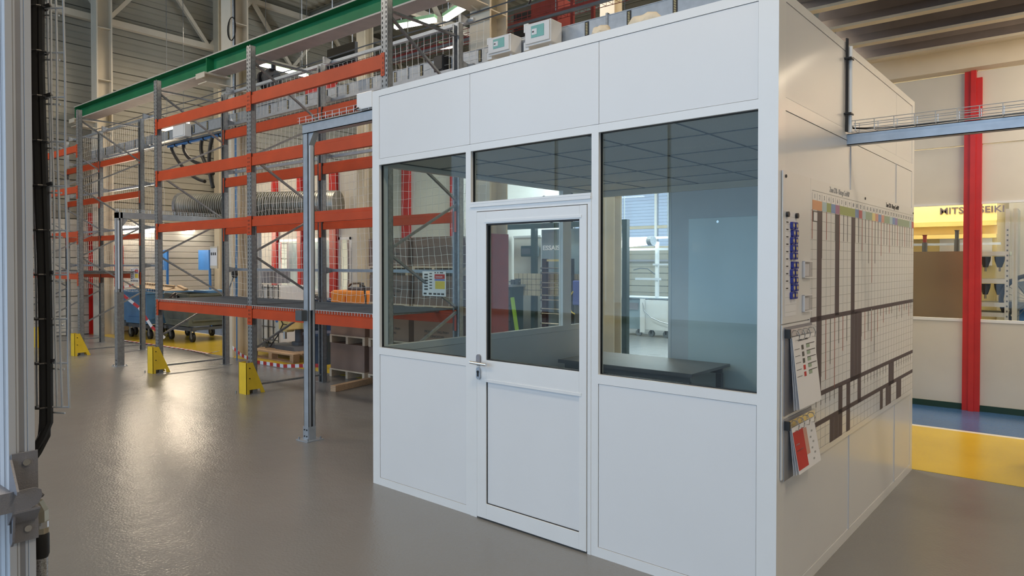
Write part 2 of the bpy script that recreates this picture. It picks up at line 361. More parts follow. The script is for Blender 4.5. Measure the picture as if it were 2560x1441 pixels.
# mezzanine underside
mz = ob('ceiling_mezzanine', B().box(-1.95, 5.6, 4.30, 6.6, 9.3, 4.45), 'slate', kind='structure')
rb = B()
for i in range(57): rb.box(-1.95 + i * .15, 5.6, 4.24, -1.95 + i * .15 + .07, 9.3, 4.30)
ob('deck_rib', rb, 'slate', mz, kind='stuff')
jf = B().box(-1.93, 0, 3.86, 6.6, .10, 3.885).mesh('joist_flange', M['creamd'])
js = B().prism([(.10, 3.885), (.07, 3.885), (.20, 4.02), (.24, 4.12), (.30, 4.24), (.34, 4.24), (.30, 4.10), (.26, 4.0)], 'x', -1.93, 6.6).mesh('joist_web', M['mauve'])  # darker web colour paints in the shade between the cream flanges
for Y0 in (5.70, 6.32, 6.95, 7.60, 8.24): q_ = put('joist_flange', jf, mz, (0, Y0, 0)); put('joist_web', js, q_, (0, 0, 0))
ob('joist', B().prism([(9.02, 3.80), (9.22, 3.80), (9.22, 3.83), (9.10, 3.84), (9.06, 4.05), (8.60, 4.12), (8.60, 4.10), (9.02, 4.02)], 'x', -1.93, 6.6), 'cream', mz)

# ------------------------------------------------------------------ CRANE BEAM
t = th('crane_beam', 'long green steel crane rail beam with pale flange edges above the racking', 'beam', (-17.65, 5.92, 4.93))
LB = 24.0
ob('web', B().box(0, .14, .02, LB, .16, .29), 'green', t)
ob('web_face', B().box(0, .02, .02, .01, .28, .29), 'green', t)
ob('top_flange', B().box(0, 0, .285, LB, .30, .305), 'flange', t); ob('painted_underside', B().box(.0, .004, .282, LB, .296, .285), 'green', t)
ob('bottom_flange', B().box(0, 0, 0, LB, .30, .02), 'mauve', t)
ob('bottom_edge', B().box(0, -.003, 0, LB, 0, .02), 'flange', t, label='pale edge of the bottom flange')
for x_ in (6.05, 12.05, 18.05):
    ob('stiffener', B().box(x_, .01, .02, x_ + .02, .14, .285), 'green', t)

# ------------------------------------------------------------------ PALLET RACKS
ZH = 4.42
def upright_mesh(zh=ZH, flip=1):
    w_, d, tk = .105, .068, .003
    b = B(); y0 = 0
    for a, c in ((-w_/2, -.036), (-.022, -.008), (.008, .022), (.036, w_/2)): b.box(a, 0, 0, c, tk, zh)
    k = 0; z = .03
    while z < zh - .03:
        for s_ in (-1, 1): b.box(s_ * .022, 0, z + .026, s_ * .036, tk, z + .05)
        z += .05
    b.box(-.009, 0, 0, .009, tk, zh)
    b.box(-w_/2, 0, 0, -w_/2 + tk, d, zh).box(w_/2 - tk, 0, 0, w_/2, d, zh)
    b.box(-w_/2, d - tk, 0, -w_/2 + .025, d, zh).box(w_/2 - .025, d - tk, 0, w_/2, d, zh)
    b.box(-.09, -.03, 0, .09, d + .03, .006)
    if flip < 0: b.v = [(x, -y, z) for x, y, z in b.v]
    return b.mesh('upright', M['galv'])
UPF, UPB = upright_mesh(), upright_mesh(flip=-1)
DEP = 1.13     # front face to back face
def slat_pairs(t, x, phase=0):
    """zigzag bracing between front and back upright of a frame"""
    yf, yb = .055, DEP - .055
    segs = [(4.28, 4.28)]
    z = 4.24
    while z > .75: segs += [(z, z - .62)]; segs += [(z - 1.2, z - .66)] if z - 1.2 > .1 else []; z -= 1.24
    segs += [(.10, .10)]
    for a, c in segs: ob('brace', B().bar((x, yf, a), (x, yb, c), .030, .024), 'galv', t)
def beam_mesh(L, h):
    return B().prism([(0, 0), (.048, 0), (.048, h), (.012, h), (.012, h - .035), (0, h - .04)], 'x', 0, L).mesh('beam', M['orange'])
def conn_mesh():
    b = B().box(-.002, -.006, 0, .055, -.001, .24).box(.050, -.006, 0, .055, .05, .24)
    return b.mesh('connector', M['orange'])
CN = conn_mesh(); CNm = B(); CNm.v = [(-v.co.x, v.co.y, v.co.z) for v in CN.vertices]; CNm.f = [tuple(p.vertices) for p in CN.polygons]; CNM = CNm.mesh('connector', M['orange'])
SLT = B().box(.012, -.0075, .02, .020, -.006, .045).box(.012, -.0075, .07, .020, -.006, .095).box(.012, -.0075, .12, .020, -.006, .145).box(.012, -.0075, .17, .020, -.006, .195)
SLT = SLT.mesh('slot_row', M['black'])
_bm = {}
def beam(t, x0, x1, z, h, back=False, y=None):
    L = round(x1 - x0 - .105, 3)
    if (L, h) not in _bm: _bm[(L, h)] = beam_mesh(L, h)
    yy = (DEP - .06) if back else .004
    o = put('beam', _bm[(L, h)], t, (x0 + .0525, yy, z))
    yc = DEP - .062 if back else 0
    put('connector', CN, o, (-.055, yc - yy, h - .235)); put('connector', CNM, o, (L + .055, yc - yy, h - .235))
    if not back: put('slot_row', SLT, o, (-.055, 0 - yy, h - .235), kind='stuff'); put('slot_row', SLT, o, (L + .02, 0 - yy, h - .235), kind='stuff')
    return o
def deck(t, x0, x1, z):
    b = B(); x = x0 + .07
    while x < x1 - .06:
        b.tube([(x, .002, z - .03), (x, .0, z + .004), (x, DEP, z + .004)], .003, 4, False); x += .05
    y = .02
    while y < DEP:
        b.bar((x0 + .06, y, z + .009), (x1 - .06, y, z + .009), .006, .005); y += .03
    o = ob('wire_deck', b, 'slate', t, kind='stuff', label='dark wire mesh deck')
    e = B(); x = x0 + .07
    while x < x1 - .06:
        e.bar((x, -.004, z - .028), (x, -.004, z + .006), .006, .006); x += .05
    e.bar((x0 + .06, -.004, z + .008), (x1 - .06, -.004, z + .008), .006, .006)
    ob('deck_hook', e, 'wire', t, kind='stuff', label='bright hooked ends of the deck wires')
    for k in range(4):
        xx = x0 + (x1 - x0) * (k + .5) / 4; ob('deck_support', B().box(xx - .03, .02, z - .035, xx + .03, DEP - .02, z - .005), 'galv', t)
def tube_rail(t, x0, x1, z, y=1.27, arms=()):
    ob('net_rail', B().bar((x0, y, z), (x1, y, z), .04, .04), 'galvl', t)
    for xa in arms:
        ob('net_bracket', B().prism([(DEP, z - .05), (DEP, z + .05), (y, z + .02), (y, z - .02)], 'x', xa - .02, xa + .02), 'galv', t)
def net(name, x0, x1, z0, z1, y, label, cell=.105, parent=None, seed=1, group=None):
    rnd = random.Random(seed); nx = int((x1 - x0) / cell); nz = int((z1 - z0) / cell)
    ph = rnd.random() * 6
    P = lambda i, k: Vector((x0 + (x1 - x0) * i / nx + .02 * sin(k * .35 + ph + i * .12) + rnd.uniform(-.006, .006) + .035 * sin(k * .12 + ph),
                             y + .022 * sin(i * .22 + ph) + .012 * sin(k * .5), z0 + (z1 - z0) * k / nz + rnd.uniform(-.008, .008) + .012 * sin(i * .5 + ph)))
    G = [[P(i, k) for k in range(nz + 1)] for i in range(nx + 1)]
    b = B()
    for i in range(nx + 1): b.tube(G[i], .0028, 3, False)
    for k in range(nz + 1): b.tube([G[i][k] for i in range(nx + 1)], .0024, 3, False)
    me = b.mesh('net', M['net']); o = put(name, me, parent); tag(o, label, 'net', group); return o

# rack B (nearest run, three frames, two bays)
XB = (-10.74, -8.11, -5.50)
RY = 4.70
t = th('pallet_rack', 'tall empty orange and galvanised pallet rack of two bays beside the white cubicle', 'rack', (0, RY, 0))
for x in XB:
    put('upright', UPF, t, (x, 0, 0)); put('upright', UPB, t, (x, DEP, 0)); slat_pairs(t, x)
for x0, x1 in zip(XB, XB[1:]):
    for z, h in ((3.68, .15), (2.90, .15), (2.13, .125), (.96, .15)):
        beam(t, x0, x1, z, h); beam(t, x0, x1, z, h, True)
    deck(t, x0, x1, 1.115)
for z in (1.56, 3.17, 3.97, 4.50): tube_rail(t, XB[0] - .3, XB[2] + .1, z, 1.27, [x for x in XB])
net('safety_net', XB[0] - .45, XB[2] + .2, 1.12, 4.50, RY + 1.335, 'white safety net hung behind the two bay orange rack', seed=3)
# rack A (left run)
XA = (-17.72, -15.82, -13.86)
t = th('pallet_rack', 'orange and galvanised pallet rack further left beyond the passage', 'rack', (0, RY, 0))
for x in XA:
    put('upright', UPF, t, (x, 0, 0)); put('upright', UPB, t, (x, DEP, 0)); slat_pairs(t, x)
for x0, x1 in zip(XA, XA[1:]):
    for z, h in ((3.68, .12), (2.94, .12), (2.14, .10), (1.37, .12)):
        beam(t, x0, x1, z, h); beam(t, x0, x1, z, h, True)
    deck(t, x0, x1, 1.50)
for z in (1.62, 2.36, 3.2, 3.92, 4.5): tube_rail(t, XA[0], XA[2] + .35, z, 1.27, XA)
net('safety_net', XA[0] - .1, XA[2] + .40, 1.1, 4.5, RY + 1.335, 'white safety net hung behind the far left rack', seed=5)
# guards
def guard(x, label):
    t = th('upright_guard', label, 'guard', (x, RY - .10, 0), 0, 'yellow rack leg guards')
    w_ = .10
    ob('front_plate', B().box(-w_, -.0, .0, w_ - .02, .006, .40), 'yellow', t)
    side = [(0, 0), (.045, 0), (.045, .055), (.19, .055), (.20, .0), (.26, 0), (.09, .40), (0, .40)]
    ob('side_plate', B().prism(side, 'x', w_ - .026, w_ - .02), 'yellow', t)
    ob('side_plate', B().prism(side, 'x', -w_, -w_ + .006), 'yellow', t)
    for z in (.20, .33): ob('bolt', B().cyl((w_ - .021, .045, z), (w_ - .012, .045, z), .008, 8), 'black', t)
    for y_ in (-.03, .05): ob('anchor_bolt', B().cyl((-w_ - .012, y_, 0), (-w_ - .012, y_, .035), .008, 8), 'galv', t)
guard(XB[0], 'yellow leg guard on the left front upright of the two bay rack'); guard(XB[1], 'yellow leg guard on the middle front upright, nearest the camera')
guard(XA[2], 'yellow leg guard on the right front upright of the far left rack'); guard(XA[1], 'yellow leg guard half hidden behind the wire tray')
# load signs
def sign(x, y, z, label):
    t = th('load_sign', label, 'sign', (x, y, z), 0, 'rack load signs')
    ob('plate', B().box(0, 0, 0, .36, .003, .27), 'paper', t)
    ob('red_field', B().box(.19, -.001, .19, .345, 0, .24), 'redp', t); ob('blue_field', B().box(.19, -.001, .17, .345, 0, .186), 'bluep', t)
    ob('yellow_field', B().box(.20, -.001, .08, .345, 0, .165), 'yelp', t)
    b = B()
    for r in range(6):
        b.box(.03, -.001, .065 + r * .032, .085, 0, .083 + r * .032).box(.11, -.001, .08 + r * .032, .15, 0, .092 + r * .032)
    for xx in (.02, .10, .17, .23, .29): b.box(xx, -.001, .015, xx + .045, 0, .035)
    b.box(.19, -.001, .25, .21, 0, .262).box(.23, -.001, .25, .25, 0, .262).box(.27, -.001, .25, .32, 0, .262)
    ob('print_block', b, 'ink', t, kind='stuff')
    text('lettering', 'DANGER', .022, 'paper', t, (.205, -.0015, .203), FX, 1.2)
sign(-5.50 - .04, RY - .03 + .6, 1.30, 'load limit sign with red and yellow fields seen through the cubicle window')
sign(-13.86 - .36, RY + DEP - .10, 1.30, 'load limit sign with red and yellow fields on the far left rack')

# ------------------------------------------------------------------ CABLE GANTRIES
def gpost(t, x, y, z1, w_=.07):
    ob('post', B().box(x - w_/2, y - w_/2, 0, x + w_/2, y - w_/2 + .004, z1).box(x - w_/2, y - w_/2, 0, x - w_/2 + .004, y + w_/2, z1)
       .box(x - w_/2, y + w_/2 - .004, 0, x + w_/2, y + w_/2, z1).box(x + w_/2 - .004, y - w_/2, 0, x + w_/2, y - .012, z1).box(x + w_/2 - .004, y + .012, 0, x + w_/2, y + w_/2, z1), 'galvl', t)
    p = ob('foot_plate', B().box(x - .09, y - .09, 0, x + .09, y + .09, .008).box(x - w_/2 - .006, y - w_/2 - .006, .008, x + w_/2, y - w_/2, .13).box(x + w_/2, y - w_/2, .008, x + w_/2 + .005, y + w_/2, .13), 'galvl', t)
    for dx in (-.018, .018):
        for z in (.04, .10): ob('bolt', B().cyl((x + dx, y - w_/2 - .012, z), (x + dx, y - w_/2 - .005, z), .007, 8), 'black', p)
    for dx, dy in ((-.07, -.07), (.07, .07), (.07, -.07)): ob('anchor', B().cyl((x + dx, y + dy, .008), (x + dx, y + dy, .03), .008, 8), 'galv', p)
def tray(t, p, q, w_=.10, h=.06, pitch=.1, mat='wire', axis='x'):
    """wire cable tray from p to q (axis aligned); each wire its own part"""
    p = Vector(p); q = Vector(q); d = (q - p); L = d.length; d.normalize(); s_ = Vector((0, 0, 1)).cross(d)
    for off, zz in ((-w_/2, 0), (-w_/2, h/2), (-w_/2, h), (w_/2, 0), (w_/2, h/2), (w_/2, h), (0, 0)):
        a = p + s_ * off + Vector((0, 0, zz)); ob('long_wire', B().tube([a, a + d * L], .0024, 5), mat, t)
    r = B().tube([s_ * -w_/2 + Vector((0, 0, h)), s_ * -w_/2, s_ * w_/2, s_ * w_/2 + Vector((0, 0, h))], .0026, 5).mesh('cross_wire', M[mat])
    k = .03
    while k < L: put('cross_wire', r, t, p + d * k); k += pitch
t = th('cable_gantry', 'galvanised cable gantry post and beam standing just left of the cubicle', 'gantry', (0, 3.80, 0))
gpost(t, -5.52, 0, 2.93, .075)
ob('beam', B().box(-5.56, -.04, 2.86, -4.10, .04, 2.866).box(-5.56, -.04, 2.86, -4.10, -.036, 2.95).box(-5.56, .036, 2.86, -4.10, .04, 2.95).box(-5.56, -.04, 2.944, -4.10, .04, 2.95), 'galvl', t)
ob('gusset', B().prism([(-5.48, 2.86), (-5.48, 2.74), (-5.40, 2.86)], 'y', -.03, .03), 'galvl', t)
tray(t, (-5.62, 0, 2.955), (-4.10, 0, 2.955), .10, .06, .1)
ob('cable', B().tube([(-5.5, .02, 2.96), (-5.0, .01, 2.963), (-4.5, .02, 2.962), (-4.12, .01, 2.965)], .008, 6), 'black', t)
ob('trunking', B().box(-5.475, -.028, .0 + 1.22, -5.455, .004, 2.75), 'alu', t, label='pale vertical cable trunking')
ob('socket_box', B().box(-5.60, -.10, 1.12, -5.50, -.037, 1.22), 'slate', t, bev=.006, label='dark grey socket box on the post')
t = th('cable_gantry', 'galvanised cable gantry in the passage between the two racks', 'gantry', (-11.90, 4.62, 0))
gpost(t, 0, 0, 2.48, .09)
ob('beam', B().box(-.045, -.045, 2.39, .045, 2.5, 2.48), 'galvl', t)
ob('gusset', B().prism([(.045, 2.39), (.045, 2.25), (.14, 2.39)], 'x', -.03, .03), 'galvl', t)
ob('post', B().box(-.04, 2.42, 0, .04, 2.5, 2.39), 'galvl', t)
ob('trunking', B().cyl((.052, -.02, 1.25), (.052, -.02, 2.35), .014, 10), 'alu', t, label='pale vertical conduit')
ob('sleeve', B().box(-.052, -.052, .0, .052, .052, 1.2), 'galv', t)
tray(t, (0, -.05, 2.485), (0, 2.5, 2.485), .08, .055, .1)
t = th('cable_gantry', 'galvanised channel with wire tray running right from the cubicle side wall', 'gantry', (-1.02, 4.42, 0))
ob('beam', B().box(0, -.03, 2.35, 6.8, -.026, 2.415).box(0, -.03, 2.35, 6.8, .03, 2.354).box(0, .026, 2.35, 6.8, .03, 2.415).box(0, -.03, 2.411, 6.8, .03, 2.415), 'galvl', t)
tray(t, (0.02, 0, 2.425), (3.0, 0, 2.425), .10, .06, .1)
ob('cable', B().tube([(-.005, -.01, 2.72), (-.0, -.01, 2.50), (.03, -.0, 2.45), (.15, .0, 2.435), (.4, 0, 2.43), (.8, .01, 2.43), (1.8, 0, 2.43)], .006, 6), 'black', t)
ob('conduit', B().cyl((.022, -.045, 2.42), (.022, -.045, 2.92), .012, 10), 'frame', t, label='white conduit'); ob('conduit', B().cyl((.012, -.075, 2.42), (.012, -.075, 2.96), .006, 8).cyl((.010, -.09, 2.42), (.010, -.09, 2.96), .005, 8), 'black', t, label='black cables')
for z in (2.52, 2.84): ob('clip', B().box(0, -.10, z, .038, -.03, z + .008), 'black', t)

# ------------------------------------------------------------------ THE CUBICLE
CR = radians(-1.7)
t = th('office_cubicle', 'white modular office cubicle with glazed front and half glazed door', 'cubicle', (-1.05, 3.26, 0), CR)
W0, D0, H0 = -3.01, 3.02, 2.94
TH = .05
# front posts and rails
def pc(name, x0, y0, z0, x1, y1, z1, mat='frame', **kw): return ob(name, B().box(x0, y0, z0, x1, y1, z1), mat, t, **kw)
def pan(x0, y0, z0, x1, y1, z1, mat='white', name='panel'): return ob(name, B().box(x0, y0, z0, x1, y1, z1), mat, t, bev=.0015)
pc('corner_post', W0, 0, 0, W0 + .08, .08, H0); pc('corner_post', -.095, 0, 0, 0, .095, H0)
pc('corner_post', W0, D0 - .08, 0, W0 + .08, D0, H0); pc('corner_post', -.08, D0 - .08, 0, 0, D0, H0)
pc('mullion', -2.03, 0, 0, -1.985, TH, 2.43); pc('mullion', -1.04, 0, 0, -.993, TH, 2.43)
pc('top_rail', W0 + .08, 0, 2.893, -.095, TH, H0); pc('head_rail', W0 + .08, 0.0005, 2.385, -.095, TH, 2.43)
pc('base_rail', W0 + .08, 0, 0, -2.03, TH, .055); pc('base_rail', -.993, 0, 0, -.095, TH, .055)
for a, c in ((W0 + .08, -2.03), (-.993, -.095)):
    pc('sill_rail', a, 0, .978, c, TH, 1.03); pan(a + .003, .003, .057, c - .003, TH, .976)
for a, c in ((W0 + .08, -1.995), (-1.995, -.993), (-.993, -.095)): pan(a + .0015, .0025, 2.432, c - .0015, TH, 2.891)
def pane(x0, z0, x1, z1, y=.028, g='glass'):
    o = ob('window_pane', B().box(x0, y, z0, x1, y + .006, z1), g, t)
    k = .004
    ob('gasket', B().box(x0, y - .006, z0, x0 + k, y + .01, z1).box(x1 - k, y - .006, z0, x1, y + .01, z1).box(x0, y - .006, z0, x1, y + .01, z0 + k).box(x0, y - .006, z1 - k, x1, y + .01, z1), 'black', o)
pane(-2.93, 1.03, -2.03, 2.385); pane(-.993, 1.03, -.095, 2.385); pane(-1.985, 2.05, -1.04, 2.385)
# door frame + leaf
pc('door_frame', -1.985, -.004, 0, -1.928, TH, 2.05); pc('door_frame', -1.062, -.004, 0, -1.04, TH, 2.05); pc('door_frame', -1.928, -.004, 1.99, -1.062, TH, 2.05)
b = B().box(-1.985, -.012, 2.018, -1.04, -.002, 2.035).box(-1.985, -.008, 2.04, -1.04, -.002, 2.052)
ob('frame_bead', b, 'frame', t)
d = ob('door', B().box(-1.922, -.010, .012, -1.840, .04, 1.985).box(-1.116, -.010, .012, -1.066, .04, 1.985).box(-1.84, -.010, 1.907, -1.116, .04, 1.985)
       .box(-1.84, -.010, .905, -1.116, .04, 1.035).box(-1.84, -.010, .012, -1.116, .04, .110), 'frame', t, bev=.0015, label='half glazed white door leaf')
ob('door_glass', B().box(-1.84, .012, 1.035, -1.116, .018, 1.907), 'glass', d)
ob('gasket', B().box(-1.84, -.004, 1.035, -1.829, .02, 1.907).box(-1.84, -.004, 1.897, -1.116, .02, 1.907).box(-1.84, -.004, 1.035, -1.116, .02, 1.041).box(-1.121, -.004, 1.035, -1.116, .02, 1.907), 'black', d)
ob('gasket', B().box(-1.84, -.004, .110, -1.835, .02, .905).box(-1.84, -.004, .110, -1.116, .02, .115).box(-1.84, -.004, .902, -1.116, .02, .905), 'black', d)
ob('door_panel', B().box(-1.835, .0, .115, -1.118, .03, .902), 'white', d, label='solid lower door panel')
ob('glazing_bead', B().box(-1.856, -.013, .895, -1.10, -.009, .912), 'frame', d); ob('glazing_bead', B().box(-1.856, -.013, 1.915, -1.10, -.009, 1.93), 'frame', d)
h = ob('handle', B().tube([(-1.901, -.012, 1.016), (-1.901, -.055, 1.016)], .010, 10).tube([(-1.935, -.058, 1.017), (-1.80, -.052, 1.013)], .0105, 12), 'chrome', d, smooth=True)
def oval(cx, cz, w_, hh, n=10):
    r = w_/2; return [(cx + r * cos(a), cz + (hh/2 - r) + r * sin(a)) for a in [pi * i / n for i in range(n + 1)]] + [(cx + r * cos(a), cz - (hh/2 - r) + r * sin(a)) for a in [pi + pi * i / n for i in range(n + 1)]]
ob('handle_plate', B().prism(oval(-1.901, 1.03, .034, .075), 'y', -.022, -.010), 'grey', d); ob('lock_plate', B().prism(oval(-1.901, .945, .034, .078), 'y', -.022, -.010), 'galvl', d)
ob('lock_cylinder', B().cyl((-1.901, -.026, .955), (-1.901, -.02, .955), .009, 12).box(-1.906, -.026, .925, -1.896, -.02, .95), 'black', d)
ob('inner_handle', B().tube([(-1.86, .07, 1.02), (-1.74, .07, 1.016)], .010, 10), 'chrome', d)
# side wall
for a, c in ((.095, 1.21), (1.21, 2.40), (2.40, D0 - .08)):
    pan(-TH, a + .0015, .06, -.0025, c - .0015, 2.378); pan(-TH, a + .0015, 2.442, -.0025, c - .0015, 2.891)
for a in (1.21, 2.40): pc('joint_strip', -.02, a - .006, .05, .0015, a + .006, 2.38, 'alu')
pc('side_rail', -TH, .095, 2.38, 0, D0 - .08, 2.44); pc('side_rail', -TH, .095, 2.893, 0, D0 - .08, H0); pc('base_rail', -TH, .095, 0, .0005, D0 - .08, .057)
# left wall
pc('sill_rail', W0, .08, .978, W0 + TH, D0 - .08, 1.03); pc('head_rail', W0, .08, 2.385, W0 + TH, D0 - .08, 2.44); pc('mullion', W0, 2.33, 1.03, W0 + TH, 2.47, 2.385)
pan(W0 + .003, .083, .06, W0 + TH - .003, D0 - .083, .976); pan(W0 + .003, .083, 2.44, W0 + TH - .003, D0 - .083, 2.891); pc('side_rail', W0, .08, 2.893, W0 + TH, D0 - .08, H0)
ob('window_pane', B().box(W0 + .02, .08, 1.03, W0 + .026, 2.33, 2.385).box(W0 + .02, 2.47, 1.03, W0 + .026, D0 - .08, 2.385), 'glass', t)
# back wall
pc('panel', -2.10, D0 - TH, 0, -.08, D0, 2.89, 'greyw', label='grey solid back wall panel'); pc('sill_rail', W0 + .08, D0 - TH, .66, -2.10, D0, .70); pc('panel', W0 + .08, D0 - TH, 0, -2.10, D0, .66, 'white')
pc('panel', W0 + .08, D0 - TH, 2.40, -2.10, D0, 2.89, 'white'); ob('window_pane', B().box(W0 + .08, D0 - .03, .70, -2.10, D0 - .024, 2.40), 'glass', t)
pc('mullion', -2.13, D0 - TH - .005, .70, -2.10, D0, 2.40); pc('cornice', W0 + .08, D0 - TH - .03, 2.36, -.05, D0 - TH, 2.42, 'cream')
# ceiling tiles, roof
tl = B().box(.004, .004, 0, .576, .576, .018).mesh('ceiling_tile', M['tile'])
for i in range(5):
    for j in range(5): put('ceiling_tile', tl, t, (W0 + .055 + i * .58, .055 + j * .58, 2.425))
gb = B()
for i in range(6): gb.box(W0 + .055 + i * .58 - .004, .05, 2.42, W0 + .055 + i * .58 + .004, D0 - .05, 2.43); gb.box(W0 + .05, .055 + i * .58 - .004, 2.42, -.05, .055 + i * .58 + .004, 2.43)
ob('ceiling_grid', gb, 'slate', t, kind='stuff')
pc('roof_panel', W0 + .05, .05, 2.90, -.05, D0 - .05, 2.93, 'white')
CUB = t
def cub(x, y, z=0):
    """cubicle-local point to world"""
    return (-1.05 + x * cos(CR) - y * sin(CR), 3.26 + x * sin(CR) + y * cos(CR), z)
# things in the cubicle
g = th('glass_board', 'large frosted grey glass board on the back wall inside the cubicle', 'board', cub(-1.91, D0 - TH - .014, .49), CR)
ob('sheet', B().box(0, 0, 0, .95, .012, 1.60), 'glassbd', g, bev=.003); ob('magnet', B().cyl((.30, -.008, 1.56), (.30, 0, 1.56), .012, 12), 'chrome', g); 
g = th('meeting_table', 'dark laminate table standing inside the cubicle', 'table', cub(-2.86, 2.12), CR)
ob('tabletop', B().box(0, 0, .70, 1.40, .78, .725), 'tabt', g, bev=.003); ob('edge_band', B().box(-.002, -.002, .69, 1.402, 0, .724).box(-.002, 0, .69, 0, .78, .724), 'tabl', g)
ob('frame', B().box(.05, .04, .64, 1.35, .07, .69).box(.05, .70, .64, 1.35, .73, .69), 'tabl', g)
for x_, y_ in ((.05, .04), (1.30, .04), (.05, .69), (1.30, .69)): ob('leg', B().box(x_, y_, 0, x_ + .05, y_ + .05, .64), 'tabl', g)
# white box and grey socket on the cubicle left side
o = th('junction_box', 'small white box on the gantry beam against the cubicle edge', 'box', (-4.74, 3.74, 2.965))
ob('case', B().box(0, 0, 0, .20, .10, .14), 'frame', o, bev=.006); ob('cable', B().tube([(.0, .03, .05), (-.05, .03, .05), (-.06, .03, .015), (.05, -.02, .01)], .006, 6), 'black', o)
o = th('outlet_box', 'black box on the trunking behind the net beside the right rear upright', 'box', (-6.12, 6.02, 4.02)); ob('case', B().box(0, 0, 0, .16, .10, .20), 'black', o, bev=.008); ob('lid', B().box(.01, -.01, .02, .15, 0, .18), 'blackp', o)
o = th('junction_box', 'small grey rounded socket low on the cubicle left side', 'box', cub(W0 - .05, .05, .86), CR)
ob('case', B().box(0, 0, 0, .05, .09, .12), 'alu', o, bev=.012)

# planning board on the side wall
def sloc(y, z, x=.003): return cub(x, y, z)
pb = th('planning_board', 'large white planning board with printed grid on the cubicle side wall', 'board', sloc(.04, .63), CR)
# local frame: x out of wall, y along wall, z up ; origin at y=.04, z=.63
Y0, Z0 = .04, .63
def bx(y0, z0, y1, z1, x0=.006, x1=.0066): return (x0, y0 - Y0, z0 - Z0, x1, y1 - Y0, z1 - Z0)
ob('left_sheet', B().box(0, 0, 1.368 - Z0, .006, .40, 2.09 - Z0), 'board', pb); ob('left_sheet', B().box(0, 0, 0, .006, .40, 1.362 - Z0), 'board', pb)
ob('grid_sheet', B().box(0, .402, 0, .006, 2.925, 2.09 - Z0), 'board', pb)
C0_, CW = .466, 2.50 / 31
gl = B()
for i in range(32): gl.box(*bx(C0_ + i * CW - .0013, .665, C0_ + i * CW + .0013, 2.02))
z = .665; zs = []
while z < 1.94:
    zs.append(z); gl.box(*bx(C0_ - .02, z - .0012, C0_ + 2.5, z + .0012)); z += .0505
gl.box(*bx(C0_, 2.029, C0_ + 2.5, 2.032))
ob('grid_lines', gl, 'pline', pb, kind='stuff', label='printed thin grey grid')
hc = ['or','or','lb','ol','bl','ma','ol','ol','ol','ol','bl','re','lb','gr','gr','ye','sa','bl','sa','gr','gr','lb','bl','pu','gr','gr','gr','gr','gr','lb','re']
for i, c in enumerate(hc):
    ob('header_cell', B().box(*bx(C0_ + i * CW, 1.932, C0_ + (i + 1) * CW, 1.982, .006, .0068)), 'h_' + c, pb)
    text('header_number', str(i + 1), .034, 'pline', pb, (.0066, C0_ + (i + .5) * CW - Y0, 1.992 - Z0), SX, .8, 'CENTER')
dk = B()
for z_ in (1.348, .945, .790): dk.box(*bx(C0_ - .02, z_, C0_ + 2.5, z_ + .026, .006, .0070))
for c, z0_, z1_ in [(2, .945, 1.93), (6, 1.36, 1.93), (10, 1.36, 1.93), (10, .945, 1.36), (11, .945, 1.36), (12, .945, 1.36), (7, .79, .95), (9, .79, .95), (12, .79, .95), (22, .79, .95), (23, .79, .95),
                    (1, .66, .79), (5, .66, .79), (6, .66, .79), (7, .66, .79), (9, .66, .79), (19, .66, .79), (21, .66, .79), (22, .66, .79), (25, .66, .79), (26, .66, .79)]:
    dk.box(*bx(C0_ + (c - 1) * CW + .002, z0_, C0_ + c * CW - .003, z1_, .006, .0070))
ob('dark_bars', dk, 'pbar', pb, label='printed dark brown bars')
ln = B(); lr = B(); rr = random.Random(11)
LD = [3.0,0,5.0,3,0,3,4,3,3,0,3,3,4,3,5.5,8,5.5,3,4.5,3,3,4,3,3,3,4,3,3,3,3,3]
for i, n_ in enumerate(LD):
    if n_: (ln if i % 3 else lr).box(*bx(C0_ + i * CW - .004, 1.932 - n_ * .0505, C0_ + i * CW + .004, 1.932, .006, .0072))
LD = [4,0,6,6.5,5,7.8,3,4,3,0,0,0,3,3.5,2.5,4,5.5,3,1,2,1,1,1,0,2,1,2,1,1,2,1]
for i, n_ in enumerate(LD):
    if n_: (lr if i % 2 else ln).box(*bx(C0_ + i * CW - .004, 1.35 - n_ * .0505, C0_ + i * CW + .004, 1.35, .006, .0072))
for i in range(1, 31):
    if i not in (6, 7, 8, 9, 11, 12, 21, 22, 23): ln.box(*bx(C0_ + i * CW - .003, .945 - .05, C0_ + i * CW + .003, .945, .006, .0072))
ob('dark_ticks', ln, 'pdark', pb, kind='stuff', label='printed dark vertical ticks'); ob('rust_ticks', lr, 'prust', pb, kind='stuff', label='printed rust vertical ticks')
for yy, s_ in ((.76, .043), (2.05, .043)):
    text('title', 'Zone CDR - Pilotage CooMRP', s_, 'ink' if yy > 1 else 'pline', pb, (.0066, yy - Y0, 2.045 - Z0), SX, .72)
for yy, zz in ((.075, 2.065), (1.50, 2.062), (2.94, 2.05), (.075, 1.34), (1.66, 1.352), (2.92, 1.365)):
    ob('fixing_screw', B().cyl((.005, yy - Y0, zz - Z0), (.010, yy - Y0, zz - Z0), .008, 12), 'black' if zz > 2 else 'chrome', pb)
ob('small_picture', B().box(*bx(C0_ + .004, 1.87, C0_ + CW, 1.925, .006, .0074)), 'pdark', pb); ob('small_picture', B().box(*bx(C0_ + .022, 1.875, C0_ + CW - .003, 1.92, .0074, .0078)), 'paper', pb)
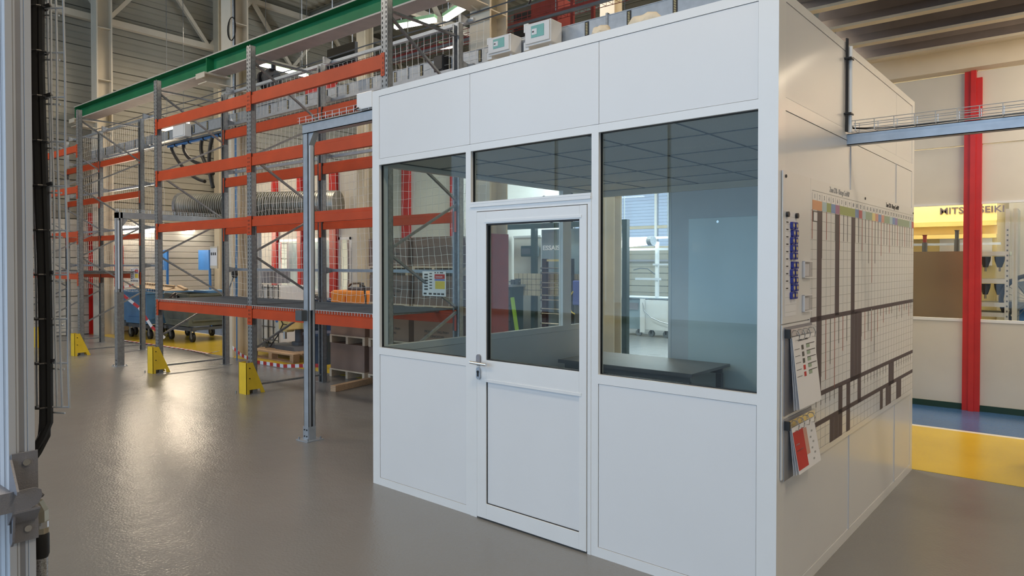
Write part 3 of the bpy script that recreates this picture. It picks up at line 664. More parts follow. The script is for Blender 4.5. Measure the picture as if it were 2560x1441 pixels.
# things stuck on the board
def onb(name, label, cat, y, z, group=None): return th(name, label, cat, sloc(y, z, .0095), CR, group)
p = onb('paper_strip', 'tall white list sheet held by two black magnets at the board left edge', 'paper', .07, 1.40)
ob('sheet', B().box(0, 0, 0, .0008, .16, .50), 'paper', p)
b = B()
for k in range(14): b.box(.0008, .004, .02 + k * .035, .0011, .155, .021 + k * .035)
ob('ruled_lines', b, 'pline', p, kind='stuff'); b = B()
for k in range(3, 14): b.box(.0008, .012, .026 + k * .035, .0011, .042, .032 + k * .035)
ob('printed_words', b, 'ink', p, kind='stuff')
for i, yy in enumerate((.085, .215)):
    p = onb('magnet', ('left' if i == 0 else 'right') + ' black round magnet at the top of the list sheet', 'magnet', yy, 1.885, 'black board magnets')
    ob('disc', B().cyl((.001, 0, 0), (.013, 0, 0), .013, 14), 'blackp', p, smooth=True)
MG = None; rown = ['top', 'second', 'third', 'fourth', 'fifth', 'sixth', 'seventh', 'eighth', 'ninth', 'lowest']
for r in range(10):
    sh = [.0, .01, .0, 0, .0, .012, 0, .006, .012, 0][r]
    for c in range(2):
        lb = f"{'left' if c == 0 else 'right'} blue magnet with tan centre in the {rown[r]} row on the list sheet"
        pos = sloc(.150 + sh + c * .045, 1.835 - r * .0365 - (.008 if r > 4 else 0), .011)
        if MG is None:
            MG = th('magnet', lb, 'magnet', pos, CR, 'blue board magnets')
            ob('body', B().prism([(-.017, -.012), (-.012, -.017), (.012, -.017), (.017, -.012), (.017, .012), (.012, .017), (-.012, .017), (-.017, .012)], 'x', 0, .012), 'blueplas', MG)
            ob('centre', B().cyl((.012, 0, 0), (.0135, 0, 0), .009, 12), 'tan', MG); q = MG
        else: q = copy_tree(MG); q.location = pos
        q['label'] = lb
for i, (zz, nm) in enumerate(((1.58, 'upper'), (1.41, 'lower'))):
    p = onb('card_pocket', f'{nm} clear plastic card pocket on the board', 'pocket', .315, zz, 'clear card pockets')
    ob('sleeve', B().box(.0, 0, 0, .012, .12, .085), 'clear', p); ob('edge', B().box(0, 0, 0, .013, .12, .004).box(0, 0, .081, .013, .12, .085).box(0, 0, 0, .013, .004, .085), 'paper', p)
    ob('card', B().box(.004, .02, .01, .005, .09, .07), 'paper', p)
def clipb(z0, z1, label, red):
    p = onb('ring_flipchart', label, 'flipchart', .06, z0, 'ring flipcharts on the planning board')
    H = z1 - z0
    ob('backing_plate', B().box(0, 0, 0, .004, .40, H), 'alud' if red else 'grey', p)
    for k in range(3): ob('sheet', B().prism([(.010 + k * .004, H - .05), (.030 + k * .013, .02 + .005 * k), (.031 + k * .013, .02 + .005 * k), (.011 + k * .004, H - .05)], 'y', .055, .385), 'paper', p)
    ob('ring_bar', B().box(.004, .0, H - .045, .020, .40, H - .010), 'chrome', p); ob('bar_end', B().box(.004, -.004, H - .05, .03, .008, H - .008), 'black', p)
    for k in range(4):
        yy = .10 + k * .08
        ob('ring', B().tube([(.010, yy, H - .02), (.030, yy, H - .02), (.040, yy, H - .04), (.036, yy, H - .065), (.018, yy, H - .068)], .0025, 6), 'chrome', p)
    # print on the front sheet (sloping plane)
    def fp(y, f, off=.0012):   # f: 0 bottom .. 1 top
        return (.057 + (.019 - .057) * f + off, y, .03 + (H - .08) * f)
    def quad(y0, f0, y1, f1, mat, nm):
        vs = [fp(y0, f0), fp(y1, f0), fp(y1, f1), fp(y0, f1)]; vs += [(v[0] - .0006, v[1], v[2]) for v in vs]
        ob(nm, B().add(vs, [(0,1,2,3),(7,6,5,4),(0,4,5,1),(1,5,6,2),(2,6,7,3),(3,7,4,0)]), mat, p)
    if red:
        quad(.058, .08, .20, .90, 'redp', 'red_field'); quad(.20, .3, .25, .88, 'h_sa', 'pink_field')
        for k in range(6): quad(.28 + .03 * (k % 2), .12 + k * .12, .30 + .03 * (k % 2), .16 + k * .12, 'pline', 'print_mark')
        for k, wd in ((0, .05), (1, .09)): quad(.075, .60 - k * .13, .075 + wd, .63 - k * .13, 'paper', 'print_mark')
    else:
        quad(.13, .93, .28, .95, 'ink', 'print_mark')
        for k in range(5):
            f = .82 - k * .095
            quad(.07, f, .14, f + .006, 'ink', 'print_mark'); quad(.17, f - .02, .20, f + .045, 'pdark' if k < 3 else 'redp', 'print_mark')
            quad(.24, f + .04, .37, f + .05, 'ink', 'print_mark'); quad(.24, f - .01, .29, f + .04, 'h_gr', 'print_mark')
clipb(.93, 1.35, 'upper ring flipchart with white sheets and small charts', False)
clipb(.62, .915, 'lower ring flipchart with a red printed cover', True)

# ------------------------------------------------------------------ BUSWAY and overhead things
t = th('busbar_trunking', 'long grey busbar trunking with black slotted outlets above the racks', 'busway', (-17.2, 6.13, 4.03))
bs = B().box(.004, 0, .012, 1.485, .07, .172).box(0, -.006, 0, 1.49, .076, .012).box(0, -.006, .172, 1.49, .076, .18).mesh('busway_section', M['galvl'])
pl_ = B().box(-.024, -.006, .02, .024, 0, .165).mesh('outlet', M['black']); sc = B()
for k in range(8): sc.box(-.012, -.0085, .032 + k * .016, .012, -.006, .040 + k * .016)
sc = sc.mesh('contact', M['tan']); jt = B().box(-.012, -.012, -.02, .012, .08, .2).mesh('joint', M['galv'])
for i in range(15):
    s_ = put('busway_section', bs, t, (i * 1.5, 0, 0))
    for j in (0, 1, 2):
        o = put('outlet', pl_, s_, (.25 + j * .5, 0, 0)); put('contact', sc, s_, (.25 + j * .5, 0, 0))
    put('joint', jt, s_, (-.005, 0, 0))
ob('bearer', B().box(0, -.01, -.09, 22.5, .05, -.055), 'slate', t, label='dark bearer rail under the trunking')
def swbox(x0, x1, z0, z1, label):
    o = th('distribution_box', label, 'box', (x0, 6.00, z0), 0, 'white tap off boxes on the trunking')
    w_, h_ = x1 - x0, z1 - z0
    ob('case', B().box(0, -.10, 0, w_, .10, h_), 'frame', o, bev=.008); ob('lid', B().box(.02, -.12, .02, w_ - .01, -.10, h_ - .015), 'white', o, bev=.005)
    ob('display', B().box(w_ * .30, -.126, h_ * .30, w_ * .78, -.119, h_ * .82), 'disp', o); ob('breaker', B().box(w_ * .33, -.129, h_ * .42, w_ * .52, -.125, h_ * .68), 'paper', o); ob('switch', B().box(w_ * .35, -.132, h_ * .52, w_ * .42, -.128, h_ * .58), 'ink', o)
    ob('gland', B().cyl((w_ * .8, 0, -.04), (w_ * .8, 0, 0), .02, 10), 'paper', o); ob('tab', B().box(-.03, -.08, h_ * .7, .03, .06, h_ * 1.08), 'frame', o); ob('tab', B().box(-.03, -.08, -.03, .04, .06, h_ * .25), 'frame', o)
swbox(-5.13, -4.80, 4.00, 4.20, 'white tap off box with teal window left of its twin above the cubicle'); swbox(-4.60, -4.25, 4.00, 4.24, 'white tap off box with teal window, right one and higher in view')
o = th('distribution_box', 'white plain box on the trunking above the left bay', 'box', (-12.95, 5.98, 3.98)); ob('case', B().box(0, 0, 0, .45, .13, .24), 'frame', o, bev=.01); ob('lid_lip', B().box(.02, -.012, .02, .43, 0, .22), 'white', o)
# blue pipe and big black hoses below the busway
o = th('blue_pipe', 'blue compressed air pipe under the trunking', 'pipe', (-13.6, 6.2, 3.93)); ob('pipe', B().cyl((0, 0, 0), (2.2, 0, 0), .035, 12), 'bcable', o, smooth=True)
for k in range(4): ob('clamp', B().cyl((.3 + k * .55, 0, 0), (.33 + k * .55, 0, 0), .045, 12), 'black', o)
hz = [((-13.5, 6.2, 3.9), (-12.9, 6.15, 3.3), (-12.2, 6.2, 3.15), 'left'), ((-13.0, 6.2, 3.9), (-12.8, 6.1, 3.55), (-11.95, 6.15, 3.4), 'second'), ((-12.3, 6.2, 3.9), (-12.25, 6.1, 3.6), (-11.8, 6.15, 3.25), 'third'), ((-11.9, 6.2, 3.95), (-11.98, 6.1, 3.5), (-11.75, 6.12, 3.0), 'right')]
for a, m_, c, nm in hz:
    pts = [[(1-s_)**2 * a[i] + 2*s_*(1-s_) * m_[i] + s_*s_ * c[i] for i in range(3)] for s_ in [k / 10 for k in range(11)]]
    o = ob('hanging_hose', B().tube(pts, .033, 8), 'black', smooth=True); tag(o, f'{nm} thick black hose hanging under the trunking beside the middle column', 'hose', 'black hoses under the trunking')
# red wire basket run behind the busway
t = th('wire_basket', 'rust red wire cable basket running behind the trunking', 'tray', (-11, 6.66, 4.62))
b = B()
for yy, zz in ((0, 0), (.2, 0), (0, .12), (.2, .12), (0, .06)): b.bar((0, yy, zz), (13, yy, zz), .006, .006)
k = 0
while k < 13: b.tube([(k, 0, .12), (k, 0, 0), (k, .2, 0), (k, .2, .12)], .003, 3); k += .09
ob('basket_wires', b, 'dkred', t, kind='stuff'); ob('support_rail', B().box(0, -.02, -.04, 13, .01, -.01), 'slate', t)
ob('brown_cables', B().tube([(k * .65, .1 + .02 * sin(k), .03) for k in range(21)], .035, 6), 'dkred', t)
for k in range(5): ob('hanger', B().cyl((1 + k * 2.6, .1, 0), (1 + k * 2.6, .1, 1.8), .006, 6), 'galv', t)
# red machine on the mezzanine of the workshop, black panel, reels
o = th('electrical_cabinet', 'oxide red control cabinet high behind the second column', 'cabinet', (-5.42, 7.08, 4.40))
ob('case', B().box(0, 0, 0, .42, .30, .62), 'dkred', o, bev=.006); ob('dark_side', B().box(-.30, .02, 0, -.01, .28, .60), 'blackp', o); ob('socket', B().cyl((.26, -.02, .38), (.26, .0, .38), .06, 8).box(.08, -.015, .30, .14, 0, .38), 'black', o)
ob('loop_cable', B().tube([(-.1, .05, .6), (.02, .05, .78), (.2, .05, .82), (.35, .05, .68), (.42, .05, .6)], .012, 6), 'black', o); ob('shelf', B().box(-.5, -.02, -.05, 1.3, .32, -.02), 'slate', o); ob('frame', B().box(.6, .02, 0, .64, .06, .6).box(.9, .02, 0, .94, .06, .6).box(.6, .02, .56, .94, .06, .6), 'dkred', o)
ob('hanger', B().cyl((.2, .15, .62), (.2, .15, 4.5), .01, 6), 'galv', o)
o = th('black_screen', 'black rectangular panel hanging under the roof beyond the net', 'panel', (-9.50, 6.9, 4.75)); ob('panel', B().box(0, 0, 0, .72, .06, .42), 'black', o); 
ob('hanger', B().cyl((.1, .03, .42), (.1, .03, 4.2), .008, 6).cyl((.62, .03, .42), (.62, .03, 4.2), .008, 6), 'galv', o)
o = th('cable_reel', 'black cable reel beside a grey box above the net', 'reel', (-10.25, 6.25, 4.42))
rl = B().cyl((0, 0, .24), (.05, 0, .24), .17, 20).cyl((.14, 0, .24), (.19, 0, .24), .17, 20).cyl((.05, 0, .24), (.14, 0, .24), .07, 12); ob('reel', rl, 'blackp', o); ob('stand', B().bar((.095, 0, .24), (.095, 0, 0), .04, .03), 'lampg', o); ob('guide', B().cyl((.22, 0, .38), (.22, 0, .46), .04, 8), 'blackp', o)
o = th('grey_box', 'grey steel box on the trunking under the cable reel', 'box', (-10.35, 6.12, 4.22)); ob('case', B().box(0, 0, 0, .85, .2, .17), 'galv', o, bev=.004); ob('label_plate', B().box(.3, -.003, .05, .45, 0, .13), 'paper', o)
o = th('red_box', 'red steel box on the trunking behind the net', 'box', (-9.15, 6.24, 4.24)); ob('case', B().box(0, 0, 0, .60, .14, .12), 'red', o, bev=.004); ob('lid', B().box(-.01, -.01, .12, .61, .15, .135), 'red', o)
# tension cables along the columns
for k, (zz, yy) in enumerate(((4.73, 6.26), (4.62, 6.26), (5.25, 6.24))):
    o = ob('steel_cable', B().tube([(-17.3 + 1.6 * i, yy, zz - .02 * (i % 2)) for i in range(12)], .009, 5), 'slate'); tag(o, ('upper', 'middle', 'top')[k] + ' thin dark steel cable strung along the columns', 'cable', 'overhead steel cables')
# coil on column
o = th('cable_coil', 'coil of thin black cable hung on the cream column by the top edge', 'cable', (-11.36, 6.27, 5.62))
ob('coil', B().tube([(.0 + .13 * cos(a) * (1 + .08 * sin(a * .5)), .0, .13 + .2 * sin(a)) for a in [k * .35 for k in range(38)]], .008, 5), 'black', o)
ob('drop', B().tube([(.05, .03, -1.6), (.05, .03, 3)], .012, 5), 'black', o); ob('conduit', B().tube([(.0, .03, -1.6), (.0, .03, 3)], .018, 6), 'galv', o)
# lamps
def lamp(p, q, label, warm=True, hang=9.2):
    p = Vector(p); q = Vector(q); o = th('tube_lamp', label, 'lamp', p, 0, 'fluorescent tube lamps'); d = q - p
    ob('housing', B().bar((0, 0, .07), (d.x, d.y, d.z + .07), .13, .06), 'lampg', o); ob('tube', B().bar((0, 0, 0), tuple(d), .09, .05), 'lampw', o)
    for f in (.15, .85): ob('hanger', B().cyl(tuple(d * f + Vector((0, 0, .1))), tuple(Vector((d.x * f, d.y * f, hang - p.z))), .006, 5), 'galv', o)
lamp((-14.35, 8.55, 6.2), (-14.35, 9.85, 6.2), 'lit tube lamp over the cable reel left of the black panel')
lamp((-10.1, 8.9, 6.2), (-9.25, 9.15, 6.22), 'lit tube lamp low and nearly level behind the top of the right upright')
lamp((-9.05, 9.2, 6.2), (-8.35, 9.0, 6.22), 'lit tube lamp at the top edge beside the cream column')
lamp((-10.3, 10.3, 6.2), (-9.9, 10.5, 6.2), 'short lit lamp low beside the cream column')
def walllamp(y0, y1, label):
    o = th('tube_lamp', label, 'lamp', (-17.80, y0, 2.54), 0, 'wall tube lamps'); ob('tube', B().bar((0, 0, 0), (0, y1 - y0, 0), .09, .07), 'lampw', o); ob('housing', B().box(-.15, 0, .035, .05, y1 - y0, .075), 'frame', o); ob('arm', B().box(-.16, .05, -.03, -.04, .09, .04), 'frame', o)
walllamp(7.02, 7.28, 'left lit lamp on the cladding above the skips'); walllamp(7.38, 7.78, 'middle lit lamp, widest, on the cladding above the skips'); walllamp(8.55, 8.75, 'right lit lamp on the cladding just under the orange beam')
lamp((-15.6, 7.0, 4.63), (-14.5, 7.0, 4.63), 'lit tube lamp right under the top orange beam of the left bay')
o = th('white_tag', 'small white diamond tag tied to the net', 'tag', (-10.93, 6.02, 4.05)); ob('card', B().prism([(0, -.05), (.05, 0), (0, .05), (-.05, 0)], 'y', -.002, .002), 'paper', o)
# mineral wool peeping over the cubicle
for x_, w_, nm in ((-.87, .20, 'right'), (-1.11, .11, 'left')):
    pts = []
    o = ob('wool_roll', B().tube([(x_ + i * w_ / 6, 0, .01 * sin(i * 1.7)) for i in range(7)], .05, 9, True, [.015, .038, .048, .054, .05, .035, .015]), 'foam', smooth=True)
    o.location = cub(0, .12, 2.975); o.rotation_euler = (0, 0, CR); tag(o, f'{nm} beige wool tuft lying on the cubicle roof edge', 'insulation', 'wool tufts on the cubicle roof')

# spiral duct
t = th('spiral_duct', 'large spiral ventilation duct behind the orange racks', 'duct', (-16.0, 7.6, 2.98))
P = [(0, 0, 0), (.9, .55, 0), (2.1, 1.15, 0), (3.45, 1.8, 0)]
ob('duct_tube', B().tube(P, .30, 24), 'duct', t, smooth=True)
rg = B()
for k in range(70):
    f = k / 70; a = Vector(P[0]).lerp(Vector(P[3]), f); rg.tube([a, a + Vector((.012, .006, 0))], .3025, 24)
ob('spiral_seam', rg, 'duct', t, kind='stuff'); ob('end_collar', B().tube([(-.03, -.015, 0), (.03, .015, 0)], .33, 24), 'galv', t)
ob('hanger', B().cyl((1, .5, .3), (1, .5, 6.0), .008, 5).cyl((2.8, 1.45, .3), (2.8, 1.45, 6.0), .008, 5), 'galv', t)

# ------------------------------------------------------------------ FLOOR THINGS BEHIND THE RACKS
def pallet(t, L, D, z=0, mat='woodl'):
    for k in range(5): ob('deck_board', B().box(.0, k * (D - .1) / 4, z + .10, L, k * (D - .1) / 4 + .1, z + .12), mat, t)
    for x_ in (0, L/2 - .025, L - .05): ob('stringer', B().box(x_, 0, z + .0, x_ + .05, D, z + .10), mat, t)
names = ('left', 'middle', 'right'); lv = ('bottom', 'second', 'third', 'top')
for s_, (x0, wd) in enumerate(((-8.44, .80), (-7.56, .82), (-6.66, .78))):
    for l in range(2 if s_ == 0 else 4):
        z = l * .50
        dx = .01 * ((l * 7 + s_ * 3) % 3 - 1)
        p = th('pallet', f'{lv[l]} pale wooden pallet of the {names[s_]} carton stack beside the rack', 'pallet', (x0 + dx, 6.70, z), 0, 'pallets under cartons'); p.location.y = 6.16
        pallet(p, wd, .85)
        c = th('carton', f'{lv[l]} flat brown carton of the {names[s_]} stack behind the rack', 'carton', (x0 + dx + .01, 6.17, z + .12), 0, 'stacked brown cartons')
        ob('box', B().box(0, 0, 0, wd - .02, .83, .375), 'card', c, bev=.004); ob('flap', B().box(0, .0, .372, wd - .02, .41, .378).box(0, .42, .372, wd - .02, .83, .378), 'card', c)
        if s_ == 1 or (s_ == 2 and l in (1, 2)):
            text('stencil', 'MONDIC TAG PA4+', .045, 'ink', c, (.20, -.002, .15), FX, 1.1); text('stencil', 'CLA LENOITON', .045, 'ink', c, (.20, -.002, .09), FX, 1.1)
o = ob('wooden_beam', B().box(-.045, -.36, 0, .045, .36, .08), 'wood', bev=.004); o.location = (-7.42, 5.77, 0); o.rotation_euler = (0, 0, radians(10)); tag(o, 'loose square timber bearer lying on the floor before the cartons', 'timber')
# skips
def skip(x, y, L, wd, h, mat, label, rz, wheels=True, kn=.26):
    t = th('tipping_skip', label, 'skip', (x, y, 0), rz, 'wheeled waste skips')
    z0 = .34
    prof = [(-L/2 + .12, z0), (L/2 - .02, z0), (L/2, h), (-L/2 + .05, h), (-L/2 - .12, z0 + (h - z0) * .55)]
    b = B()
    n = len(prof)
    vs = [(a, -wd/2, c) for a, c in prof] + [(a, wd/2, c) for a, c in prof]
    inn = [(a * .95, -wd/2 + .03, c if i in (2, 3) else c + .05) for i, (a, c) in enumerate(prof)] + [(a * .95, wd/2 - .03, c if i in (2, 3) else c + .05) for i, (a, c) in enumerate(prof)]
    fs = [tuple(range(n)), tuple(reversed(range(n, 2*n)))] + [(i, (i+1) % n, (i+1) % n + n, i + n) for i in range(n) if i != 2]
    b.add(vs + inn, fs + [tuple(2*n + i for i in reversed(range(n))), tuple(3*n + i for i in range(n))] + [(2*n + i, 3*n + i, 3*n + (i+1) % n, 2*n + (i+1) % n) for i in range(n) if i != 2]
          + [(2, 3, 2*n+3, 2*n+2), (2, 2*n+2, 3*n+2, n+2), (3, n+3, 3*n+3, 2*n+3), (n+2, 3*n+2, 3*n+3, n+3)])
    ob('body', b, mat, t)
    ob('rim', B().bar((-L/2 + .05, -wd/2 - .01, h - .02), (L/2, -wd/2 - .01, h - .02), .03, .05).bar((L/2 + .01, -wd/2, h - .02), (L/2 + .01, wd/2, h - .02), .03, .05), mat, t)
    ob('stiffener', B().bar((-L/4, -wd/2 - .015, z0 + .12), (L/2 - .08, -wd/2 - .015, z0 + .12), .03, .035).bar((L/2 + .012, -wd/2 + .08, z0 + .12), (L/2 + .012, wd/2 - .08, z0 + .12), .03, .035), mat, t)
    ob('chassis', B().box(-L/2, -wd/2 + .05, .24, L/2 + .05, -wd/2 + .13, .32).box(-L/2, wd/2 - .13, .24, L/2 + .05, wd/2 - .05, .32).box(L/2 - .1, -wd/2, .25, L/2, wd/2, .31).box(-L/2, -wd/2, .25, -L/2 + .1, wd/2, .31), 'slate', t)
    for sx in (-1, 1):
        for sy in (-1, 1):
            cx, cy = sx * (L/2 - .10), sy * (wd/2 - .12)
            wv = ob('wheel', B().cyl((cx, cy - .025, .10), (cx, cy + .025, .10), .10, 18), 'black', t); ob('hub', B().cyl((cx, cy - .028, .10), (cx, cy + .028, .10), .04, 10), 'galv', wv); ob('fork', B().box(cx - .03, cy - .035, .10, cx + .03, cy - .029, .25).box(cx - .03, cy + .029, .10, cx + .03, cy + .035, .25), 'galv', wv)
    return t
skip(-14.80, 7.45, 1.15, 1.15, 1.02, 'olive', 'olive grey wheeled skip with a rubbish bag on the yellow floor', radians(0))
skip(-16.12, 7.12, 1.05, 1.10, 1.04, 'blue', 'blue wheeled skip with cardboard, between the other two', radians(3))
skip(-17.25, 7.2, .85, .90, 1.04, 'blue', 'far blue skip beside the red extinguisher board', radians(5))
o = th('rubbish_bag', 'black plastic bag hanging over the rim of the olive skip', 'bag', (-14.75, 6.86, .90)); ob('bag', B().tube([(0, -.04, -.10), (.0, -.03, .0), (0, .02, .08), (0, .10, .10)], .1, 9, True, [.12, .13, .09, .03]), 'bag', o, smooth=True)
for i, (x_, y_, rz) in enumerate(((-16.2, 7.2, .3), (-15.95, 7.3, -.2), (-16.1, 7.0, .7))):
    o = ob('cardboard_sheet', B().box(-.35, -.2, 0, .35, .2, .012).box(-.33, .2, .0, .33, .28, .05), 'cardk'); o.location = (x_, y_, 1.04 + i * .035); o.rotation_euler = (.12 * (i - 1), .10, rz)
    tag(o, ('lowest', 'middle', 'topmost')[i] + ' flattened cardboard piece lying on the blue skip', 'cardboard', 'cardboard pieces on the skip')
o = ob('plastic_cover', B().box(-.5, -.3, 0, .5, .3, .03).box(-.1, -.32, .03, .45, .28, .05), 'blue'); o.location = (-14.75, 7.6, 1.03); tag(o, 'folded blue lid lying across the olive skip', 'lid')
for (x_, y_, lb, tl_) in ((-17.45, 7.90, 'blue sign panel on a post behind the left front upright', 0), (-16.5, 8.53, 'blue sign panel on a leaning post beyond the olive skip', .10)):
    o = th('blue_sign', lb, 'sign', (x_, y_, 0), 0, 'blue post signs'); ob('post', B().bar((0, 0, 0), (-tl_ * .8, 0, 2.0), .05, .03), 'flag', o); ob('panel', B().box(-.50 - tl_, -.02, 1.50, .03 - tl_, .0, 2.0), 'flag', o)
# extinguisher board
t = th('extinguisher_board', 'tall red fire point board against the cladding wall', 'board', (-17.90, 6.70, 0))
ob('panel', B().box(.0, 0, .0, .04, .34, 2.1).box(0, -.42, .0, .03, -.02, 2.85), 'red', t); ob('pictogram', B().box(.03, -.32, 2.42, .035, -.10, 2.72), 'paper', t); ob('pictogram', B().box(.03, -.30, 1.72, .035, -.12, 1.92), 'bluep', t)
ob('pictogram_mark', B().box(.036, -.27, 2.48, .038, -.15, 2.56).box(.036, -.24, 2.60, .038, -.18, 2.68), 'redp', t)
t = th('fire_extinguisher', 'red fire extinguisher hanging on the red board', 'extinguisher', (-17.72, 6.48, .42))
ob('cylinder', B().tube([(0, 0, .0), (0, 0, .03), (0, 0, .42), (0, 0, .50), (0, 0, .53)], .09, 16, True, [.07, .09, .09, .05, .025]), 'red', t, smooth=True); ob('valve', B().cyl((0, 0, .53), (0, 0, .60), .02, 8).box(-.02, -.08, .60, .02, .03, .62), 'black', t)
ob('hose', B().tube([(0, -.05, .56), (0, -.12, .45), (0, -.12, .2), (0, -.09, .1)], .012, 6), 'black', t); ob('label', B().box(.088, -.04, .12, .094, .04, .36), 'paper', t); ob('bracket', B().box(-.14, -.03, .3, -.08, .03, .36), 'slate', t); ob('foot_ring', B().cyl((0, 0, -.02), (0, 0, .0), .08, 12), 'black', t)
# barrier tape : striped pieces
def tape(pts, name_label, wd=.07, seg=.10, flat=True):
    t = th('barrier_tape', name_label, 'tape', pts[0]); P = [Vector(p) - Vector(pts[0]) for p in pts]
    k = 0; rem = 0; reds = B(); whites = B()
    for a, c in zip(P, P[1:]):
        L = (c - a).length; n_ = max(1, int(L / seg))
        for i in range(n_):
            p = a.lerp(c, i / n_); q = a.lerp(c, (i + 1) / n_); u = Vector((0, 0, 1)) if not flat else Vector((0, 0, 0))
            (reds if k % 2 else whites).bar(p, q, .004 if not flat else wd, wd if not flat else .004); k += 1
    ob('red_stripes', reds, 'redp', t, kind='stuff'); ob('white_stripes', whites, 'paper', t, kind='stuff')
tape([(-15.3, 5.9, 1.1), (-15.0, 6.2, .75), (-14.75, 6.35, .35), (-14.5, 6.5, .12)], 'red and white tape hanging down in front of the far skip', .06, .13, False)
tape([(-15.8, 6.15, .02), (-14.2, 6.28, .01), (-13.0, 6.30, .01), (-12.0, 6.15, .04), (-11.75, 6.2, .10)], 'red and white tape lying along the yellow floor edge by the skips', .055, .09)
tape([(-11.45, 6.3, .18), (-11.0, 6.22, .08), (-10.4, 6.15, .03), (-9.6, 6.13, .04), (-8.75, 6.2, .12)], 'red and white tape sagging in front of the drill press pallet', .055, .09, False)
tape([(-17.75, 6.35, 1.12), (-17.6, 6.5, 1.10), (-17.5, 6.8, 1.08), (-17.45, 7.1, 1.15)], 'red and white tape wrapped around the fire point', .05, .08, False)
# pallet + drill press + blue bin
t = th('pallet', 'worn brown pallet under the drill press', 'pallet', (-11.35, 6.55, 0), radians(0), 'loose floor pallets')
for k in range(6): ob('deck_board', B().box(0, k * .17, .12, 1.38, k * .17 + .13, .145), 'wood', t)
for x_ in (0, .64, 1.28):
    for y_ in (0, .42, .86): ob('block', B().box(x_, y_, .02, x_ + .10, y_ + .12, .12), 'wood', t)
ob('bottom_board', B().box(0, 0, 0, 1.38, .12, .02).box(0, .86, 0, 1.38, .98, .02), 'wood', t)
t = th('drill_press', 'pale green and dark drill press standing on the pallet behind the rack', 'machine', (-10.60, 7.02, .145))
ob('base', B().prism([(-.30, 0), (.30, 0), (.26, .07), (-.26, .07)], 'y', -.22, .22).box(-.62, -.16, 0, -.3, .16, .06), 'slate', t); ob('column', B().cyl((0, .08, .07), (0, .08, .62), .085, 16), 'slate', t, smooth=True); ob('foot', B().cyl((0, .08, .07), (0, .08, .13), .14, 16), 'slate', t)
ob('head', B().box(-.16, -.25, .36, .16, .22, .68).box(-.24, -.12, .30, -.10, .05, .55), 'myel', t, bev=.02); ob('motor', B().cyl((.24, .1, .36), (.24, .1, .64), .10, 14), 'mgrey', t)
ob('side_box', B().box(-.42, -.15, .28, -.26, .02, .60), 'mgrey', t, bev=.01); ob('badge', B().cyl((-.36, -.156, .50), (-.36, -.149, .50), .04, 14), 'flag', t); ob('spindle', B().cyl((-.18, -.1, .18), (-.18, -.1, .31), .03, 10), 'chrome', t)
for a in range(3): ob('feed_handle', B().bar((.0, -.26, .46), (.14 * cos(a * 2.1), -.28, .46 + .14 * sin(a * 2.1)), .012, .012), 'black', t)
ob('cable', B().tube([(-.35, -.1, .30), (-.36, -.14, .22), (-.40, -.2, .12), (-.46, -.22, .03), (-.52, -.28, .02)], .012, 6), 'black', t)
t = th('blue_tub', 'dark blue round bin behind the gantry post', 'bin', (-9.62, 6.85, 0)); ob('tub', B().tube([(0, 0, 0), (0, 0, .48), (0, 0, .50)], .25, 20, True, [.22, .27, .29]), 'dkblue', t, smooth=True); ob('rim', B().cyl((0, 0, .48), (0, 0, .52), .295, 20), 'dkblue', t)
t = th('blue_cabinet', 'dark blue tool cabinet standing behind the cream column', 'cabinet', (-12.5, 8.2, 0)); ob('body', B().box(0, 0, .10, .95, .5, .95), 'dkblue', t, bev=.006); ob('door_gap', B().box(.47, -.003, .12, .48, 0, .93), 'black', t); ob('handle', B().box(.74, -.02, .60, .76, 0, .78), 'slate', t)
for x_ in (.02, .87): ob('leg', B().box(x_, .02, 0, x_ + .06, .08, .1), 'slate', t); ob('leg', B().box(x_, .42, 0, x_ + .06, .48, .1), 'slate', t)
# white IBC crate with black bars + grey bag on top
t = th('liquid_container', 'white plastic container in a black bar cage behind the rack', 'container', (-12.42, 7.25, 0)); ob('tank', B().box(.02, .02, .14, .90, .70, 1.24), 'frame', t, bev=.03)
for k in range(6): ob('cage_bar', B().box(.02 + k * .175, -.005, .14, .035 + k * .175, .01, 1.26), 'slate', t)
for k in range(5): ob('cage_bar', B().box(.0, -.012, .2 + k * .25, .92, .0, .215 + k * .25), 'slate', t)
ob('pallet_base', B().box(0, 0, 0, .92, .72, .13), 'slate', t)
t = th('grey_case', 'grey carrying case on top of the white container', 'case', (-12.30, 7.35, 1.28)); ob('body', B().box(0, 0, 0, .55, .32, .24), 'grey', t, bev=.02); ob('dark_end', B().box(-.12, .02, 0, .0, .30, .22), 'black', t, bev=.01); ob('handle', B().tube([(.18, .15, .24), (.2, .15, .28), (.35, .15, .28), (.37, .15, .24)], .01, 6), 'black', t)
t = th('bucket', 'small white and blue bucket beside the cream column', 'bucket', (-12.72, 7.15, .0)); ob('pail', B().tube([(0, 0, .78), (0, 0, .98)], .1, 14, True, [.10, .12]), 'frame', t, smooth=True); ob('blue_band', B().tube([(0, 0, .84), (0, 0, .93)], .1, 14, True, [.109, .121]), 'flag', t); ob('stand', B().box(-.12, -.12, 0, .12, .12, .78), 'slate', t)
